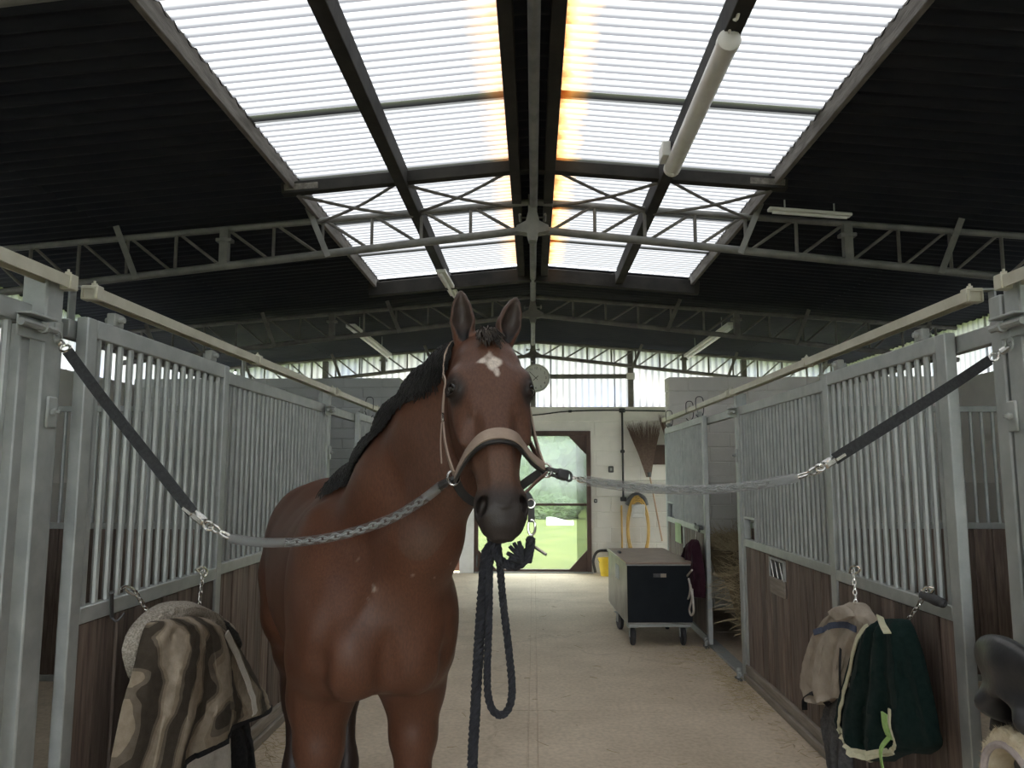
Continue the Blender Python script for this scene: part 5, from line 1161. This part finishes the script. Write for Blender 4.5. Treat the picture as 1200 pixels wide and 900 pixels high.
besom('twig broom leaning beside the stall door end, behind the other broom', onY(791, 536, 13.0), onY(785, 487, 13.0), onY(795, 640, 13.0), .20, 260, 13.0)
tag(MB().box(2.00, 2.46, 13.055, 13.098, 1.80, 2.13, .004).build('mounting_board', DARKBROWN), 'dark brown board behind the twig brooms', 'board')
hg = thing('hose_hanger', (1.75, 13.05, 1.15), 'black wall hanger holding the looped yellow hose', 'hanger')
MB().tube(catmull([onY(735, 592, 13.03), onY(739, 584, 13.02), onY(746, 580, 13.02), onY(754, 584, 13.02), onY(757, 592, 13.03)], 6), .045, 10).build('saddle_arch', IRON, hg)
MB().box(1.70, 1.78, 13.05, 13.098, 1.18, 1.34, .006).build('back_plate', IRON, hg)
hs = thing('yellow_hose', (1.74, 13.0, .05), 'yellow garden hose looped over the black wall hanger', 'hose')
YH = mat('yellow_hose_rubber', (.42, .26, .06), (.52, .33, .09), 10, .5)
for k_ in range(4):
    dx = .02*k_; lp = []
    for q in np.linspace(0, 2*math.pi, 33)[:-1]: lp.append((1.735+(.185-dx*.5)*math.sin(q)*(1 if abs(math.sin(q)) < 2 else 1), 12.985-.02*(k_ % 2)+.008*math.sin(3*q), .74+(.545-.03*k_)*math.cos(q)))
    MB().tube(lp, .0125, 7, closed=True).build('coil', YH, hs)
tag(MB().box(1.63, 1.85, 12.93, 12.965, .92, 1.14, .012).box(1.66, 1.82, 12.92, 12.932, 1.0, 1.12, .006).build('grey_pouch', mat('grey_white_pouch', (.46, .46, .44), (.56, .56, .54), 14, .7)), 'pale grey pouch hanging in front of the looped yellow hose', 'pouch')
tag(MB().tube([(1.475, 13.07, .05), (1.475, 13.07, 1.12)], .016, 8).build('yellow_pipe', YH), 'yellow pipe running down the wall below the black cable', 'pipe')
cd = thing('cable_conduit', (1.51, 13.08, 1.12), 'black cable running along and down the white back wall', 'cable')
MB().tube(catmull([onY(560, 489, 13.07), onY(620, 487, 13.07), onY(660, 482.5, 13.07), onY(700, 481, 13.07), onY(729, 481, 13.07), onY(790, 482, 13.07)], 6), .011, 8).build('horizontal_cable', RUBBER, cd)
MB().tube([onY(729, 481, 13.07), onY(730.5, 586, 13.07)], .017, 8).build('downpipe', RUBBER, cd)
for (a_, b_, w_) in ((729, 481, .05), (729.5, 529, .035), (730.5, 585, .05), (668, 482, .03)): c_ = onY(a_, b_, 13.07); MB().box(c_.x-w_, c_.x+w_, 13.045, 13.092, c_.z-w_*.7, c_.z+w_*.7, .008).build('junction_box', RUBBER, cd)
for (a_, b_, w_, lab) in ((716, 550, .045, 'small dark light switch on the white wall beside the glazed door'), (698, 587, .028, 'tiny round dark knob beside the glazed door frame')):
    c_ = onY(a_, b_, 13.07); t = thing('wall_switch', (c_.x, 13.09, c_.z-w_), lab, 'switch')
    MB().box(c_.x-w_, c_.x+w_, 13.06, 13.098, c_.z-w_*1.2, c_.z+w_*1.2, .012).build('housing', IRON, t); MB().box(c_.x-w_*.4, c_.x+w_*.4, 13.052, 13.06, c_.z-w_*.5, c_.z+w_*.5, .003).build('rocker', GALV_D, t)
# clock
ck_c = onY(628, 443, 12.52); clk = thing('wall_clock', (ck_c.x, 12.55, ck_c.z-.23), 'round white wall clock hanging under the roof truss', 'clock')
Mc = Matrix.Translation((ck_c.x, 12.56, ck_c.z)) @ Matrix.Rotation(math.pi/2, 4, 'X')
MB().lathe([(.20, 0), (.228, 0), (.232, .01), (.232, .05), (.224, .062), (.214, .062), (.208, .05)], 40, Mc, cap=False).build('rim', mat('clock_rim', (.42, .42, .40), None, 8, .4), clk)
MB().lathe([(.001, .0), (.21, .0), (.21, .046), (.001, .046)], 40, Mc, cap=False).build('face', mat('clock_face', (.62, .62, .59), (.66, .66, .63), 8, .5), clk)
INK = mat('black_ink', (.02, .02, .02), None, 8, .6)
for n_ in range(1, 13):
    cu = bpy.data.curves.new('numeral', 'FONT'); cu.body = str(n_); cu.size = .055; cu.align_x = 'CENTER'; cu.align_y = 'CENTER'; cu.extrude = .001
    to = bpy.data.objects.new('numeral_tmp', cu); COL.objects.link(to); bpy.context.view_layer.update()
    me = bpy.data.meshes.new_from_object(to.evaluated_get(bpy.context.evaluated_depsgraph_get())); bpy.data.objects.remove(to); me.materials.clear(); me.materials.append(INK)
    a_ = math.pi/2-2*math.pi*n_/12; link('numeral', me, clk, (ck_c.x+.165*math.cos(a_), 12.512, ck_c.z+.165*math.sin(a_)), (math.pi/2, 0, 0))
for (an, l1, l2, w_, nm) in ((R(-45), .15, .04, .008, 'minute_hand'), (R(48), .05, .06, .010, 'hour_hand')):
    d_ = Vector((math.sin(an), 0, math.cos(an))); c_ = Vector((ck_c.x, 12.508, ck_c.z)); MB().bar(c_-d_*l2, c_+d_*l1, w_, .003, up=(0, 1, 0)).build(nm, INK, clk)
MB().tube([(ck_c.x, 12.60, ck_c.z+.20), (0, 12.64, 3.53)], .012, 8).build('hanging_bracket', IRON, clk)
# ------------------------------------------------------------------ on the far right door
mr_ = thing('maroon_rug', tuple(onX(815, 705, 1.60)), 'maroon rug hanging on the far stall door beside the feed cart', 'rug')
MAR = fabric('maroon_cloth', (.022, .007, .013), (.04, .014, .022), 10)
drape('cloth', [[(812, 635), (815, 632), (818, 636)], [(806, 655), (814, 652), (822, 660)], [(803, 680), (813, 680), (825, 684)], [(804, 698), (815, 696), (825, 701)]], 1.60, 1, MAR, mr_, bulge=.09, fold=.03, nf=2.5, thick=.05, nu=24, nv=24)
CORD = fabric('pale_cord', (.50, .47, .42), (.58, .55, .50))
for pts in ([(811, 668), (805, 676), (803, 688), (806, 702), (809, 690), (807, 678)], [(809, 685), (811, 700), (808, 714), (810, 721), (813, 716), (812, 702), (811, 690)]): MB().tube(catmull([onX(a_, b_, 1.485) for a_, b_ in pts], 5), .010, 6).build('pale_cord', CORD, mr_)
MB().tube([onX(816, 617, 1.63), onX(815, 634, 1.61)], .004, 6).build('hanging_string', CORD, mr_)
pa_, pb_ = onX(798, 613, XR-.038), onX(792, 636, XR-.038); pz = (onX(798, 614, XR-.038).z, onX(798, 637, XR-.038).z)
tag(MB().box(XR-.043, XR-.039, pa_.y, pb_.y, pz[1], pz[0], 0).build('paper_notice', mat('pale_green_paper', (.42, .58, .30), (.46, .62, .34), 6, .8), smooth=False), 'pale green paper notice pinned on the far stall door', 'paper')
c_ = onX(821, 618, XR-.04); tag(MB().box(XR-.085, XR-.037, c_.y-.13, c_.y+.10, c_.z-.02, c_.z+.02, .008).tube([(XR-.075, c_.y-.10, c_.z-.03), (XR-.075, c_.y+.08, c_.z+.03)], .012, 8).build('door_catch', IRON), 'dark door catch above the maroon rug', 'catch')
# hay
HAY = mat('hay_straw', (.27, .21, .12), (.52, .43, .27), 25, .85, 0, .3, 80, lo=.25, hi=.75); HAYD = mat('hay_base', (.10, .075, .04), (.17, .13, .07), 12, .95, 0, .6, 40)
hay = thing('hay_pile', (2.7, 8.4, 0), 'loose hay heap in the open doorway behind the galvanised post', 'hay', kind='stuff')
def hz_(x, y): return max(.012, (.10+.78*min(1, max(0, (y-6.72)/1.5))**.75)*(1-.10*abs(x-2.5))+.10*mnoise.noise(Vector((x*2.2, y*2.2, 0)))+.05*mnoise.noise(Vector((x*7, y*7, 3))))
v = []; f = []; nx_, ny_ = 46, 70
for j in range(ny_):
    for i in range(nx_): x_ = 1.83+1.9*i/(nx_-1); y_ = 6.72+2.9*j/(ny_-1); v.append((x_, y_, hz_(x_, y_)))
for j in range(ny_-1):
    for i in range(nx_-1): a = j*nx_+i; f.append((a, a+1, a+nx_+1, a+nx_))
n0 = len(v)
for j in (0, ny_-1):
    for i in range(nx_): x_ = 1.83+1.9*i/(nx_-1); v.append((x_, 6.72+2.9*j/(ny_-1), 0))
for i in range(nx_-1): f.append((i, n0+i, n0+i+1, i+1))
o = MB().add(v, f).build('heap', HAYD, hay); o['kind'] = 'stuff'
def straws(n, sampler, lmin, lmax, w=.0035):
    M = MB()
    for _ in range(n):
        p, dr = sampler(); L = random.uniform(lmin, lmax); d = Vector(dr).normalized(); b_ = Vector((random.uniform(-.2, .2), random.uniform(-.2, .2), random.uniform(-.1, .1)))*L
        u = d.orthogonal().normalized()*w*random.uniform(.6, 1.2); p = Vector(p); m_ = p+d*L*.5+b_*.5; e_ = p+d*L
        M.add([p-u, p+u, m_+u, m_-u, e_+u*.5, e_-u*.5], [(0, 1, 2, 3), (3, 2, 4, 5)])
    return M
def hs_():
    y_ = random.uniform(6.90, 9.40); x_ = random.uniform(1.85 if y_ < 7.75 else 2.05, 3.5); return (x_, y_, hz_(x_, y_)+random.uniform(-.01, .035)), (random.uniform(-1, 1), random.uniform(-1, 1), random.uniform(-.45, .5))
o = straws(9000, hs_, .10, .32).build('stalks', HAY, hay, smooth=False); o['kind'] = 'stuff'
def fs_(): 
    k_ = random.random()
    if k_ < .38: x_ = -XL+.05+abs(random.gauss(0, .12)); y_ = random.uniform(4.2, 6.2)
    elif k_ < .62: x_ = XR-.06-abs(random.gauss(0, .10)); y_ = random.uniform(5.6, 6.7)
    elif k_ < .80: x_ = XR-.06-abs(random.gauss(0, .09)); y_ = random.uniform(3.2, 7.6)
    elif k_ < .92: x_ = 1.45+random.gauss(0, .16); y_ = 7.2+random.gauss(0, .25)
    else: x_ = random.uniform(-1.5, 1.5); y_ = random.uniform(3.5, 10)
    x_ = min(max(x_, -XL+.05), XR-.05); return (x_, y_, .004+random.random()*.01), (random.uniform(-1, 1), random.uniform(-1, 1), random.uniform(-.05, .12))
o = straws(1100, fs_, .03, .12, .0022).build('scattered_straw', HAY, smooth=False); tag(o, 'loose straw bits scattered on the concrete aisle floor', 'straw', kind='stuff')
# ------------------------------------------------------------------ lamps (switched off)
def tube_lamp(label, a, b, r, round_=True):
    a = Vector(a); b = Vector(b); d = (b-a).normalized(); t = thing('tube_lamp', tuple((a+b)/2), label, 'lamp', 'fluorescent tube lamps')
    if round_:
        MB().tube([a+d*.05, b-d*.05], r, 16).build('diffuser', LAMPW, t)
        for p, q in ((a, a+d*.055), (b-d*.055, b)): MB().tube([p, p+(q-p)*.2, q], [r*.8, r*1.08, r*1.08], 16).build('end_cap', LAMPW, t)
    else:
        MB().bar(a, b, r*2.2, r*.8, bev=.004).build('housing', LAMPW, t)
        MB().tube([a+d*.03-Vector((0, 0, r*.75)), b-d*.03-Vector((0, 0, r*.75))], r*.36, 10).build('tube', WHITEP, t)
    for q in (.2, .8):
        p = a.lerp(b, q); MB().tube([p+Vector((0, 0, r*.3)), (p.x, p.y, zr(p.x)-.03)], .006, 6).build('hanger', GALV_D, t)
    return t
tl = tube_lamp('round white tube lamp under the rusty skylight beam', (.93, 3.42, 3.68), (.935, 4.98, 3.68), .052)
MB().tube(catmull([(.93, 3.43, 3.70), (.92, 3.36, 3.75), (.93, 3.30, 3.70), (.94, 3.24, 3.77), (.945, 3.1, 3.80)], 6), .008, 6).build('cable', LAMPW, tl)
MB().box(.845, .90, 4.80, 4.95, 3.70, 3.80, .006).build('junction_box', LAMPW, tl)
tube_lamp('white batten lamp along the aisle over the wall behind the horse', (-2.28, 9.40, 3.49), (-2.26, 11.8, 3.49), .055, False)
tube_lamp('white batten lamp along the aisle over the white wall beside the hay', (2.47, 9.42, 3.49), (2.43, 12.0, 3.49), .055, False)
tube_lamp('white batten lamp set crosswise above the truss beside the skylight', (1.80, 5.72, 3.655), (2.42, 5.72, 3.600), .030, False)
tube_lamp('white batten lamp past the end of the skylight mid beam', (-.935, 7.60, 3.70), (-.90, 8.66, 3.70), .045, False)
